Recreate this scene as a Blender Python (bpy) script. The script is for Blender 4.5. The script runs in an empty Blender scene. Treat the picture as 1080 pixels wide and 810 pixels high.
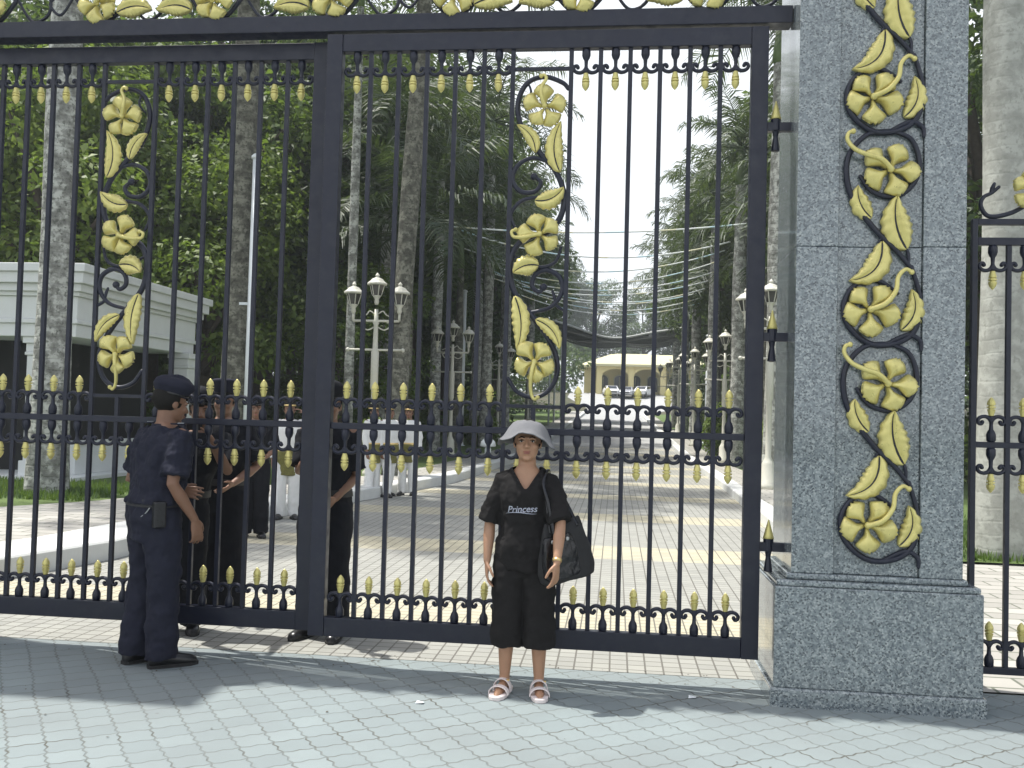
import bpy, bmesh, math, random
import numpy as np
from math import sin, cos, pi, radians, sqrt, atan2
from mathutils import Vector, Matrix, Euler, noise
from mathutils.bvhtree import BVHTree

S = bpy.context.scene
COL = S.collection
random.seed(7)

# ------------------------------------------------------------------ camera, sky, sun, exposure
CAMZ, YAW, PITCH, ROLL = 1.58, radians(6.4), radians(1.9), radians(1.55)
cam_data = bpy.data.cameras.new('camera')
cam = bpy.data.objects.new('camera', cam_data)
COL.objects.link(cam)
fw = Vector((-sin(YAW) * cos(PITCH), cos(YAW) * cos(PITCH), sin(PITCH)))
r0 = Vector((cos(YAW), sin(YAW), 0))
u0 = r0.cross(fw)
rt = r0 * cos(ROLL) + u0 * sin(ROLL)
up = rt.cross(fw)
cam.matrix_world = Matrix(((rt.x, up.x, -fw.x, 0), (rt.y, up.y, -fw.y, 0), (rt.z, up.z, -fw.z, CAMZ), (0, 0, 0, 1)))
cam_data.sensor_width = 36
cam_data.lens = 980 / 1080 * 36
cam_data.clip_start = 0.05
cam_data.clip_end = 3000
S.camera = cam

SUN = Vector((-0.39, 0.095, 1.0)).normalized()
sun_data = bpy.data.lights.new('sun', 'SUN')
sun_data.energy = 4.2
sun_data.angle = radians(0.9)
sun_data.color = (1.0, 0.97, 0.91)
sun = bpy.data.objects.new('sun', sun_data)
COL.objects.link(sun)
sun.rotation_euler = SUN.to_track_quat('Z', 'Y').to_euler()

world = bpy.data.worlds.new('World')
S.world = world
world.use_nodes = True
wn = world.node_tree
wn.nodes.clear()
sky = wn.nodes.new('ShaderNodeTexSky')
sky.sky_type = 'NISHITA'
sky.sun_disc = False
sky.sun_elevation = math.asin(SUN.z)
sky.sun_rotation = atan2(SUN.x, SUN.y)
sky.air_density = 1.0
sky.dust_density = 3.0
sky.ozone_density = 1.0
# bright hazy tropical sky: white cloud low down, bluer towards the zenith
tc = wn.nodes.new('ShaderNodeTexCoord'); sx = wn.nodes.new('ShaderNodeSeparateXYZ'); wn.links.new(tc.outputs['Generated'], sx.inputs[0])
cn = wn.nodes.new('ShaderNodeTexNoise'); cn.inputs['Scale'].default_value = 2.2; cn.inputs['Detail'].default_value = 6; wn.links.new(tc.outputs['Generated'], cn.inputs['Vector'])
ad = wn.nodes.new('ShaderNodeMath'); ad.operation = 'MULTIPLY_ADD'; ad.inputs[1].default_value = -0.9
wn.links.new(cn.outputs[0], ad.inputs[0]); wn.links.new(sx.outputs[2], ad.inputs[2])
cr = wn.nodes.new('ShaderNodeValToRGB'); cr.color_ramp.elements[0].position = 0.0; cr.color_ramp.elements[0].color = (0.95, 0.95, 0.95, 1)
cr.color_ramp.elements[1].position = 0.42; cr.color_ramp.elements[1].color = (0.12, 0.12, 0.12, 1)
wn.links.new(ad.outputs[0], cr.inputs[0])
cm = wn.nodes.new('ShaderNodeMix'); cm.data_type = 'RGBA'; cm.inputs[7].default_value = (5.2, 5.4, 5.6, 1)
wn.links.new(cr.outputs[0], cm.inputs[0]); wn.links.new(sky.outputs[0], cm.inputs[6])
bg = wn.nodes.new('ShaderNodeBackground')
bg.inputs['Strength'].default_value = 0.15
wo = wn.nodes.new('ShaderNodeOutputWorld')
wn.links.new(cm.outputs[2], bg.inputs['Color'])
wn.links.new(bg.outputs[0], wo.inputs['Surface'])

S.view_settings.view_transform = 'Standard'
S.view_settings.look = 'None'
S.view_settings.gamma = 1
S.view_settings.use_curve_mapping = False
S.view_settings.exposure = 0.62
S.cycles.max_bounces = 6
S.cycles.diffuse_bounces = 3
S.cycles.glossy_bounces = 3
S.cycles.transmission_bounces = 4
S.cycles.transparent_max_bounces = 6

# ------------------------------------------------------------------ helpers
class Geo:
    """collects shapes that become ONE mesh"""
    def __init__(self):
        self.v = []; self.f = []

    def add(self, vs, fs):
        b = len(self.v)
        self.v += [tuple(p) for p in vs]
        self.f += [tuple(i + b for i in f) for f in fs]
        return self

    def box(self, lo, hi):
        x0, y0, z0 = lo; x1, y1, z1 = hi
        return self.add([(x0, y0, z0), (x1, y0, z0), (x1, y1, z0), (x0, y1, z0), (x0, y0, z1), (x1, y0, z1), (x1, y1, z1), (x0, y1, z1)],
                        [(0, 3, 2, 1), (4, 5, 6, 7), (0, 1, 5, 4), (1, 2, 6, 5), (2, 3, 7, 6), (3, 0, 4, 7)])

    def cbox(self, c, s):
        return self.box((c[0] - s[0] / 2, c[1] - s[1] / 2, c[2] - s[2] / 2), (c[0] + s[0] / 2, c[1] + s[1] / 2, c[2] + s[2] / 2))

    def loft(self, rings, caps=True, closed=True):
        n = len(rings[0]); vs = [p for r in rings for p in r]; fs = []
        for i in range(len(rings) - 1):
            for j in range(n if closed else n - 1):
                k = (j + 1) % n
                fs.append((i * n + j, i * n + k, (i + 1) * n + k, (i + 1) * n + j))
        if caps:
            fs.append(tuple(range(n - 1, -1, -1)))
            m = (len(rings) - 1) * n
            fs.append(tuple(m + j for j in range(n)))
        return self.add(vs, fs)

    def lathe(self, prof, seg=16, c=(0, 0, 0), axis='z'):
        rings = []
        for r, z in prof:
            ring = []
            for j in range(seg):
                a = 2 * pi * j / seg
                p = (r * cos(a), r * sin(a), z)
                if axis == 'y': p = (p[0], p[2], p[1])
                if axis == 'x': p = (p[2], p[0], p[1])
                ring.append((p[0] + c[0], p[1] + c[1], p[2] + c[2]))
            rings.append(ring)
        return self.loft(rings)

    def ell(self, c, r, rot=None, seg=16, rings=10):
        rs = []
        for i in range(rings + 1):
            t = -pi / 2 + pi * i / rings
            k = max(cos(t), 1e-3)
            ring = []
            for j in range(seg):
                a = 2 * pi * j / seg
                p = Vector((r[0] * k * cos(a), r[1] * k * sin(a), r[2] * sin(t)))
                if rot is not None: p = rot @ p
                ring.append(p + Vector(c))
            rs.append(ring)
        return self.loft(rs)

    def tube(self, pts, rad, seg=10, cap='flat', flat=None, smooth=0):
        """tube along pts; rad scalar or list; flat=(a,b) squashes the cross-section; cap round/flat"""
        pts = [Vector(p) for p in pts]
        n0 = len(pts)
        rad = [rad] * n0 if not hasattr(rad, '__len__') else list(rad)
        if smooth:
            P, Rr = [], []
            for i in range(n0 - 1):
                a = pts[max(i - 1, 0)]; b = pts[i]; c = pts[i + 1]; d = pts[min(i + 2, n0 - 1)]
                for k in range(smooth):
                    t = k / smooth
                    P.append(0.5 * ((2 * b) + (c - a) * t + (2 * a - 5 * b + 4 * c - d) * t * t + (3 * b - a - 3 * c + d) * t ** 3))
                    Rr.append(rad[i] * (1 - t) + rad[i + 1] * t)
            P.append(pts[-1]); Rr.append(rad[-1]); pts, rad = P, Rr
        n = len(pts)
        tang = []
        for i in range(n):
            t = (pts[min(i + 1, n - 1)] - pts[max(i - 1, 0)])
            tang.append(t.normalized() if t.length > 1e-9 else Vector((0, 0, 1)))
        ref = Vector((0, 1, 0)) if abs(tang[0].y) < 0.9 else Vector((1, 0, 0))
        nrm = (ref - tang[0] * ref.dot(tang[0])).normalized()
        fa, fb = flat if flat else (1, 1)
        rings = []
        def ring(p, t, nn, r):
            b = t.cross(nn)
            return [p + nn * (cos(2 * pi * j / seg) * r * fa) + b * (sin(2 * pi * j / seg) * r * fb) for j in range(seg)]
        for i in range(n):
            nrm = (nrm - tang[i] * nrm.dot(tang[i])).normalized()
            if i == 0 and cap == 'round':
                for q in (80, 50, 25):
                    rings.append(ring(pts[0] - tang[0] * rad[0] * sin(radians(q)), tang[0], nrm, rad[0] * cos(radians(q))))
            rings.append(ring(pts[i], tang[i], nrm, rad[i]))
            if i == n - 1 and cap == 'round':
                for q in (25, 50, 80):
                    rings.append(ring(pts[i] + tang[i] * rad[i] * sin(radians(q)), tang[i], nrm, rad[i] * cos(radians(q))))
        return self.loft(rings)

    def prism(self, poly, axis, a, b):
        """polygon (2D) extruded along axis from a to b"""
        def P(p, t):
            return {'y': (p[0], t, p[1]), 'x': (t, p[0], p[1]), 'z': (p[0], p[1], t)}[axis]
        n = len(poly)
        vs = [P(p, a) for p in poly] + [P(p, b) for p in poly]
        fs = [tuple(range(n)), tuple(range(2 * n - 1, n - 1, -1))] + [(i, i + n, (i + 1) % n + n, (i + 1) % n) for i in range(n)]
        return self.add(vs, fs)

    def xf(self, M):
        self.v = [tuple(M @ Vector(p)) for p in self.v]
        return self

    def mesh(self, name, mat, smooth=False, fix=True):
        me = bpy.data.meshes.new(name)
        me.from_pydata(self.v, [], self.f)
        if fix:
            bm = bmesh.new(); bm.from_mesh(me)
            bmesh.ops.recalc_face_normals(bm, faces=bm.faces)
            bm.to_mesh(me); bm.free()
        if mat: me.materials.append(mat)
        if smooth: me.polygons.foreach_set('use_smooth', [True] * len(me.polygons))
        me.update()
        return me

    def build(self, name, mat, parent=None, smooth=False, bevel=0, loc=None):
        o = link(name, self.mesh(name, mat, smooth), parent, loc)
        if bevel: add_bevel(o, bevel)
        return o

def add_bevel(o, w):
    m = o.modifiers.new('bevel', 'BEVEL'); m.width = w; m.segments = 2; m.limit_method = 'ANGLE'
    m.angle_limit = radians(40)

def link(name, me, parent=None, loc=None):
    o = bpy.data.objects.new(name, me)
    COL.objects.link(o)
    if parent is not None: o.parent = parent
    if loc is not None: o.location = loc
    return o

def tag(o, label=None, cat=None, group=None, kind=None):
    if label: o['label'] = label
    if cat: o['category'] = cat
    if group: o['group'] = group
    if kind: o['kind'] = kind
    return o

def empty(name, loc, label, cat, group=None, rz=0):
    o = bpy.data.objects.new(name, None)
    o.empty_display_size = 0.2
    COL.objects.link(o)
    o.location = loc; o.rotation_euler = (0, 0, rz)
    return tag(o, label, cat, group)

KIDS = {}
def copy_tree(o, parent=None):
    c = o.copy(); COL.objects.link(c); c.parent = parent
    for ch in list(o.children): copy_tree(ch, c)
    return c

def sculpt(geo, name, mat, parent, voxel=0.008, smooth=4, wrinkle=0, wsize=0.1, factor=0.5):
    """union of overlapping closed shapes -> one continuous skin"""
    tmp = link('tmp', geo.mesh('tmp', None))
    r = tmp.modifiers.new('r', 'REMESH'); r.mode = 'VOXEL'; r.voxel_size = voxel
    s = tmp.modifiers.new('s', 'SMOOTH'); s.factor = factor; s.iterations = smooth
    if wrinkle:
        t = bpy.data.textures.new('folds', 'CLOUDS'); t.noise_scale = wsize; t.noise_depth = 2
        d = tmp.modifiers.new('d', 'DISPLACE'); d.texture = t; d.strength = wrinkle; d.mid_level = 0.5
        d.texture_coords = 'LOCAL'
    dg = bpy.context.evaluated_depsgraph_get()
    me = bpy.data.meshes.new_from_object(tmp.evaluated_get(dg), depsgraph=dg)
    me.name = name
    bpy.data.objects.remove(tmp)
    me.materials.clear(); me.materials.append(mat)
    me.polygons.foreach_set('use_smooth', [True] * len(me.polygons))
    return link(name, me, parent)

def cut_faces(me, test):
    bm = bmesh.new(); bm.from_mesh(me)
    bmesh.ops.delete(bm, geom=[f for f in bm.faces if test(f.calc_center_median())], context='FACES')
    for it in range(14):                       # even out the cut edge
        new = {}
        for v in bm.verts:
            nb = [e.other_vert(v).co for e in v.link_edges if e.is_boundary]
            if len(nb) == 2: new[v] = v.co * 0.4 + (nb[0] + nb[1]) * 0.3
        for v, c in new.items(): v.co = c
    bm.to_mesh(me); bm.free()

# ------------------------------------------------------------------ materials
class NT:
    def __init__(self, name):
        self.m = bpy.data.materials.new(name); self.m.use_nodes = True
        self.t = self.m.node_tree; self.t.nodes.clear()
        self.out = self.t.nodes.new('ShaderNodeOutputMaterial')
    def n(self, typ, props=None, **inp):
        nd = self.t.nodes.new('ShaderNode' + typ)
        for k, v in (props or {}).items(): setattr(nd, k, v)
        for k, v in inp.items():
            key = int(k[1:]) if k[0] == '_' else k.replace('__', ' ')
            self.set(nd.inputs[key], v)
        return nd
    def set(self, sock, v):
        if hasattr(v, 'is_output'): self.t.links.new(v, sock)
        elif hasattr(v, 'outputs'): self.t.links.new(v.outputs[0], sock)
        else:
            if sock.type == 'RGBA' and len(v) == 3: v = (*v, 1)
            sock.default_value = v
    def math(self, op, a, b=0.0, c=0.0):
        return self.n('Math', {'operation': op}, _0=a, _1=b, _2=c).outputs[0]
    def ramp(self, fac, stops, interp='LINEAR'):
        nd = self.n('ValToRGB', Fac=fac); cr = nd.color_ramp; cr.interpolation = interp
        while len(cr.elements) < len(stops): cr.elements.new(0.5)
        for e, (p, c) in zip(cr.elements, stops):
            e.position = p; e.color = (*c, 1) if hasattr(c, '__len__') else (c, c, c, 1)
        return nd.outputs[0]
    def mix(self, fac, a, b, mode='MIX'):
        nd = self.n('Mix', {'data_type': 'RGBA', 'blend_type': mode})
        self.set(nd.inputs[0], fac); self.set(nd.inputs[6], a); self.set(nd.inputs[7], b)
        return nd.outputs[2]
    def noise(self, vec, scale, detail=4, rough=0.55):
        nd = self.n('TexNoise', Scale=scale, Detail=detail, Roughness=rough)
        if vec is not None: self.set(nd.inputs['Vector'], vec)
        return nd.outputs[0]
    def pos(self): return self.n('NewGeometry').outputs['Position']
    def obj(self): return self.n('TexCoord').outputs['Object']
    def bump(self, h, strength=0.3, dist=0.01):
        return self.n('Bump', Strength=strength, Distance=dist, Height=h).outputs[0]
    def bsdf(self, **kw):
        b = self.n('BsdfPrincipled', **kw); self.t.links.new(b.outputs[0], self.out.inputs[0]); return b

def simple(name, col, rough=0.5, metal=0.0, var=0.12, scale=12, bump=0.0, bscale=80, spec=0.5, coords='obj'):
    """plain paint/cloth/stone with a little procedural variation"""
    k = NT(name)
    p = k.obj() if coords == 'obj' else k.pos()
    nz = k.noise(p, scale)
    c = k.mix(nz, tuple(x * (1 - var) for x in col), tuple(min(1, x * (1 + var)) for x in col))
    kw = dict(Base__Color=c, Roughness=rough, Metallic=metal)
    if bump: kw['Normal'] = k.bump(k.noise(p, bscale), bump, 0.004)
    b = k.bsdf(**kw); b.inputs['Specular IOR Level'].default_value = spec
    return k.m

M = {}
def gate_mat():
    k = NT('gate_paint'); p = k.pos()
    c = k.mix(k.noise(p, 6), (0.0048, 0.0066, 0.017), (0.0078, 0.0108, 0.028))
    dust = k.ramp(k.noise(p, 14, 6, 0.65), [(0.50, 0.0), (0.72, 1.0)])
    c = k.mix(k.math('MULTIPLY', dust, 0.07), c, (0.12, 0.12, 0.11))
    chip = k.ramp(k.noise(p, 70, 3, 0.6), [(0.735, 0.0), (0.75, 1.0)])
    c = k.mix(k.math('MULTIPLY', chip, 0.7), c, (0.09, 0.045, 0.025))
    k.bsdf(Base__Color=c, Roughness=k.ramp(k.noise(p, 18, 4), [(0.3, 0.28), (0.7, 0.55)]), Normal=k.bump(k.noise(p, 55, 3), 0.08, 0.003))
    return k.m
M['gate'] = gate_mat()
def gold_mat():
    k = NT('gold_paint'); p = k.pos()
    c = k.mix(k.noise(p, 18), (0.58, 0.51, 0.165), (0.76, 0.68, 0.27))
    worn = k.ramp(k.noise(p, 26, 6, 0.7), [(0.56, 0.0), (0.74, 1.0)])
    c = k.mix(k.math('MULTIPLY', worn, 0.55), c, (0.26, 0.20, 0.06))
    k.bsdf(Base__Color=c, Metallic=0.35, Roughness=k.ramp(k.noise(p, 30), [(0.3, 0.26), (0.7, 0.48)]), Normal=k.bump(k.noise(p, 60, 4), 0.18, 0.003))
    return k.m
M['gold'] = gold_mat()
M['white_stone'] = simple('white_stone', (0.66, 0.68, 0.68), 0.6, var=0.08, scale=3)
M['cream_wall'] = simple('cream_wall', (0.66, 0.57, 0.29), 0.7, var=0.06, scale=1)
M['cream_roof'] = simple('cream_roof', (0.58, 0.545, 0.33), 0.7, var=0.08, scale=2)
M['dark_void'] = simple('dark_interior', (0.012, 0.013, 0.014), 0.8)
M['lamp_cream'] = simple('lamp_cream', (0.56, 0.55, 0.47), 0.5, var=0.1, scale=20)
M['pole_white'] = simple('pole_white', (0.72, 0.76, 0.78), 0.4, var=0.06, scale=5)
M['kerb'] = simple('kerb_concrete', (0.60, 0.61, 0.59), 0.8, var=0.14, scale=5, bump=0.2, coords='pos')
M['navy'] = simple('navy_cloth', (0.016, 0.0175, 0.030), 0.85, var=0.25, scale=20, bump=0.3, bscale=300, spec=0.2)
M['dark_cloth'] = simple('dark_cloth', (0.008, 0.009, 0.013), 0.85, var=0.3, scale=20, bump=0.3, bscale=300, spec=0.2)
M['black_cloth'] = simple('black_cloth', (0.0165, 0.0155, 0.0155), 0.9, var=0.25, scale=20, bump=0.3, bscale=300, spec=0.15)
M['white_cloth'] = simple('white_cloth', (0.76, 0.76, 0.74), 0.85, var=0.06, scale=20, bump=0.2, bscale=200, spec=0.2)
M['hat_cloth'] = simple('hat_cloth', (0.165, 0.168, 0.178), 0.9, var=0.16, scale=14, bump=0.35, bscale=220, spec=0.2)
M['black_leather'] = simple('black_leather', (0.008, 0.008, 0.010), 0.22, var=0.3, scale=20, bump=0.35, bscale=60)
M['bag_side'] = simple('bag_canvas', (0.014, 0.014, 0.015), 0.75, var=0.3, scale=20, bump=0.3, bscale=120)
M['boot'] = simple('boot_leather', (0.008, 0.008, 0.009), 0.3, var=0.3, scale=20)
M['hair'] = simple('hair', (0.007, 0.006, 0.005), 0.6, var=0.4, scale=60, bump=0.6, bscale=150, spec=0.2)
M['sandal'] = simple('sandal_white', (0.74, 0.66, 0.64), 0.5, var=0.06)
M['steel'] = simple('steel', (0.5, 0.5, 0.5), 0.3, 0.9)
M['watch'] = simple('watch_gold', (0.75, 0.55, 0.25), 0.3, 0.8)
M['green_gold'] = simple('brocade_sash', (0.15, 0.14, 0.035), 0.7, var=0.6, scale=40)
M['eye_white'] = simple('eye_white', (0.34, 0.32, 0.29), 0.3)
M['iris'] = simple('iris', (0.012, 0.008, 0.006), 0.2)
M['lip'] = simple('lip', (0.30, 0.115, 0.09), 0.5)
M['print'] = simple('shirt_print', (0.40, 0.42, 0.50), 0.35, var=0.7, scale=130)
M['car_white'] = simple('car_paint_white', (0.72, 0.73, 0.75), 0.2, var=0.03)
M['car_silver'] = simple('car_paint_silver', (0.45, 0.46, 0.48), 0.25, 0.5, var=0.03)
M['car_glass'] = simple('car_glass', (0.02, 0.025, 0.03), 0.08)
M['rubber'] = simple('rubber', (0.015, 0.015, 0.015), 0.8)
M['lamp_glass'] = simple('lantern_glass', (0.05, 0.05, 0.045), 0.15, var=0.2)
def net_mat():
    k = NT('shade_net'); p = k.obj()
    d = k.n('BsdfDiffuse', Color=k.mix(k.noise(p, 1.0), (0.085, 0.095, 0.095), (0.13, 0.14, 0.138)))
    t = k.n('BsdfTransparent')
    mx = k.n('MixShader', _0=0.28, _1=d.outputs[0], _2=t.outputs[0]); k.t.links.new(mx.outputs[0], k.out.inputs[0]); return k.m
M['net'] = net_mat()
M['belt'] = simple('belt_webbing', (0.010, 0.010, 0.012), 0.6, var=0.2, scale=30)
M['net_edge'] = simple('net_edge', (0.62, 0.64, 0.62), 0.9)
M['phone'] = simple('phone_plastic', (0.03, 0.03, 0.035), 0.25)

def skin_mat(name, col):
    k = NT(name); p = k.obj()
    c = k.mix(k.noise(p, 25), tuple(x * 0.86 for x in col), tuple(x * 1.1 for x in col))
    c = k.mix(k.math('MULTIPLY', k.noise(p, 9), 0.35), c, (col[0] * 0.95, col[1] * 0.66, col[2] * 0.6))
    b = k.bsdf(Base__Color=c, Roughness=0.5, Normal=k.bump(k.noise(p, 240), 0.12, 0.002))
    b.inputs['Subsurface Weight'].default_value = 0.08
    b.inputs['Subsurface Radius'].default_value = (0.01, 0.004, 0.002)
    return k.m
M['skin'] = skin_mat('skin_tan', (0.40, 0.235, 0.145))
M['skin_dark'] = skin_mat('skin_brown', (0.21, 0.115, 0.07))

def granite(name, lift):
    k = NT(name); p = k.pos()
    v1 = k.n('TexVoronoi', {'feature': 'F1'}, Vector=p, Scale=118.0, Randomness=1.0)
    s1 = k.n('SeparateColor', _0=v1.outputs['Color']).outputs[0]
    g = k.ramp(s1, [(0.0, (0.05, 0.065, 0.075)), (0.12, (0.085, 0.105, 0.12)), (0.25, (0.19, 0.23, 0.25)), (0.5, (0.27, 0.315, 0.335)), (0.78, (0.35, 0.395, 0.40)), (0.95, (0.50, 0.545, 0.54))], 'LINEAR')
    v2 = k.n('TexVoronoi', {'feature': 'F1'}, Vector=p, Scale=58.0)
    s2 = k.n('SeparateColor', _0=v2.outputs['Color']).outputs[1]
    g = k.mix(k.ramp(s2, [(0.74, 0.0), (0.84, 0.55)]), g, (0.12, 0.15, 0.175))
    g = k.mix(k.math('MULTIPLY', k.ramp(k.noise(p, 2.2, 5), [(0.35, 0.0), (0.7, 1.0)]), 0.25), g, (0.20, 0.23, 0.24))
    g = k.mix(1.0, g, (lift, lift, lift), 'MULTIPLY')
    b = k.bsdf(Base__Color=g, Roughness=k.ramp(k.noise(p, 60), [(0.3, 0.14), (0.7, 0.28)]))
    b.inputs['Coat Weight'].default_value = 0.7; b.inputs['Coat Roughness'].default_value = 0.06; b.inputs['Coat IOR'].default_value = 1.6
    return k.m
M['granite'] = granite('blue_grey_granite', 0.74)

def trunk_mat(name='palm_bark', dk=1.0, pale=0.0):
    k = NT(name); p = k.obj()
    sp = k.n('SeparateXYZ', _0=p)
    lich = k.ramp(k.noise(p, 5.5, 6, 0.6), [(0.40, 0.0), (0.5, 0.35), (0.58, 1.0)])
    c = k.mix(lich, (0.17, 0.172, 0.155), (0.46, 0.47, 0.43))
    c = k.mix(k.ramp(k.noise(p, 17, 5), [(0.53, 0.0), (0.64, 0.75)]), c, (0.07, 0.075, 0.06))
    z = k.math('ADD', k.math('MULTIPLY', sp.outputs[2], 6.0), k.math('MULTIPLY', k.noise(p, 3), 0.6))
    ring = k.ramp(k.math('PINGPONG', z, 0.5), [(0.0, 0.0), (0.12, 1.0)])
    c = k.mix(k.math('MULTIPLY', k.math('SUBTRACT', 1.0, ring), 0.10 if pale else 0.30), c, (0.08, 0.078, 0.07))
    if pale: c = k.mix(pale, c, (0.36, 0.37, 0.33))
    if dk < 1: c = k.mix(1.0, c, (dk, dk * 0.97, dk * 0.86), 'MULTIPLY')
    h = k.math('ADD', ring, k.math('MULTIPLY', k.noise(p, 20, 6), 1.5))
    k.bsdf(Base__Color=c, Roughness=0.9, Normal=k.bump(h, 0.15 if pale else 0.4, 0.015))
    return k.m
M['palm_bark'] = trunk_mat()
M['palm_bark_pale'] = trunk_mat('palm_bark_pale', 1.0, 0.62)
M['palm_bark_brown'] = trunk_mat('palm_bark_brown', 0.46)
M['bark'] = simple('tree_bark', (0.075, 0.06, 0.045), 0.9, var=0.5, scale=9, bump=0.7, bscale=25)
M['crownshaft'] = simple('crownshaft_green', (0.09, 0.14, 0.04), 0.5, var=0.3, scale=4)

def leaf_mat(name, ca, cb, cc, trans=0.35):
    k = NT(name); p = k.pos()
    rnd = k.n('ObjectInfo').outputs['Random']
    c = k.mix(k.ramp(k.noise(p, 0.55, 3), [(0.35, 0.0), (0.65, 1.0)]), ca, cb)
    c = k.mix(k.ramp(k.noise(p, 5.5, 3), [(0.45, 0.0), (0.75, 0.8)]), c, cc)
    c = k.mix(k.math('MULTIPLY', rnd, 0.45), c, ca)
    d = k.n('BsdfPrincipled', Base__Color=c, Roughness=0.55)
    t = k.n('BsdfTranslucent', Color=k.mix(0.5, c, (0.16, 0.24, 0.03)))
    mx = k.n('MixShader', _0=trans, _1=d.outputs[0], _2=t.outputs[0])
    k.t.links.new(mx.outputs[0], k.out.inputs[0])
    return k.m
M['leaf_a'] = leaf_mat('foliage_green', (0.044, 0.086, 0.017), (0.092, 0.158, 0.028), (0.23, 0.28, 0.05), 0.46)
M['leaf_b'] = leaf_mat('foliage_dark', (0.029, 0.060, 0.020), (0.056, 0.104, 0.027), (0.135, 0.19, 0.042), 0.40)
M['leaf_c'] = leaf_mat('foliage_bright', (0.085, 0.145, 0.02), (0.145, 0.215, 0.032), (0.25, 0.29, 0.05), 0.45)
M['frond'] = leaf_mat('palm_frond', (0.028, 0.050, 0.022), (0.046, 0.074, 0.030), (0.10, 0.115, 0.06), 0.25)
M['grass'] = leaf_mat('grass_blades', (0.05, 0.10, 0.02), (0.09, 0.16, 0.03), (0.13, 0.19, 0.04))

def ground_mat():
    k = NT('forest_floor'); p = k.pos()
    c = k.mix(k.ramp(k.noise(p, 0.6, 6), [(0.35, 0.0), (0.65, 1.0)]), (0.045, 0.055, 0.022), (0.085, 0.075, 0.05))
    k.bsdf(Base__Color=c, Roughness=0.95, Normal=k.bump(k.noise(p, 9, 6), 0.6, 0.05)); return k.m
M['ground'] = ground_mat()

def lawn_mat():
    k = NT('lawn'); p = k.pos()
    c = k.mix(k.noise(p, 3, 6), (0.05, 0.10, 0.02), (0.12, 0.17, 0.04))
    k.bsdf(Base__Color=c, Roughness=0.9, Normal=k.bump(k.noise(p, 60, 4), 0.8, 0.03)); return k.m
M['lawn'] = lawn_mat()

def forecourt_mat():
    k = NT('grey_interlocking_pavers'); p = k.pos()
    rot = k.n('VectorRotate', {'rotation_type': 'Z_AXIS'}, Vector=p, Angle=radians(-36)).outputs[0]
    s = k.n('SeparateXYZ', _0=rot); x, y = s.outputs[0], s.outputs[1]
    tx = k.math('ADD', x, k.math('MULTIPLY', k.math('PINGPONG', y, 0.0368), 0.36))
    ty = k.math('ADD', y, k.math('MULTIPLY', k.math('PINGPONG', x, 0.0395), 0.28))
    jit = k.n('TexNoise', Vector=p, Scale=2.0, Detail=2.0)
    wob = k.math('MULTIPLY', k.math('SUBTRACT', jit.outputs[0], 0.5), 0.045)
    v = k.n('CombineXYZ', _0=k.math('ADD', tx, wob), _1=k.math('ADD', ty, wob), _2=0.0)
    br = k.n('TexBrick', {'offset': 0.0, 'squash': 1.0}, Vector=v, Color1=(0.0, 0.0, 0.0), Color2=(1, 1, 1), Mortar=(0.5, 0.5, 0.5),
             Scale=1.0, Mortar__Size=0.0072, Mortar__Smooth=0.7, Bias=0.0, Brick__Width=0.158, Row__Height=0.147)
    tone = k.mix(br.outputs[0], (0.205, 0.25, 0.255), (0.245, 0.295, 0.298))
    blot = k.ramp(k.noise(p, 1.1, 6, 0.6), [(0.3, 0.0), (0.7, 1.0)])
    tone = k.mix(k.math('MULTIPLY', blot, 0.6), tone, (0.18, 0.205, 0.21))
    tone = k.mix(k.math('MULTIPLY', k.noise(p, 55, 4, 0.7), 0.35), tone, (0.17, 0.185, 0.19))
    spots = k.n('TexVoronoi', {'feature': 'F1'}, Vector=p, Scale=3.1)
    tone = k.mix(k.ramp(spots.outputs['Distance'], [(0.02, 0.5), (0.05, 0.0)]), tone, (0.10, 0.10, 0.10))
    mfac = k.math('MULTIPLY', br.outputs['Fac'], k.ramp(k.noise(k.n('CombineXYZ', _0=k.math('MULTIPLY', x, 0.35), _1=y).outputs[0], 4.5, 3), [(0.38, 0.35), (0.56, 0.55), (0.66, 1.0)]))
    c = k.mix(mfac, tone, (0.075, 0.075, 0.06))
    grime = k.ramp(k.noise(p, 0.45, 7, 0.62), [(0.42, 0.0), (0.62, 1.0)])
    c = k.mix(k.math('MULTIPLY', grime, 0.32), c, (0.14, 0.15, 0.145))
    h = k.math('ADD', k.math('SUBTRACT', k.math('MULTIPLY', k.noise(p, 130, 4), 0.3), br.outputs['Fac']), k.math('MULTIPLY', br.outputs[0], 0.35))
    k.bsdf(Base__Color=c, Roughness=0.82, Normal=k.bump(h, 0.55, 0.006))
    return k.m
M['forecourt'] = forecourt_mat()

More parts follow.
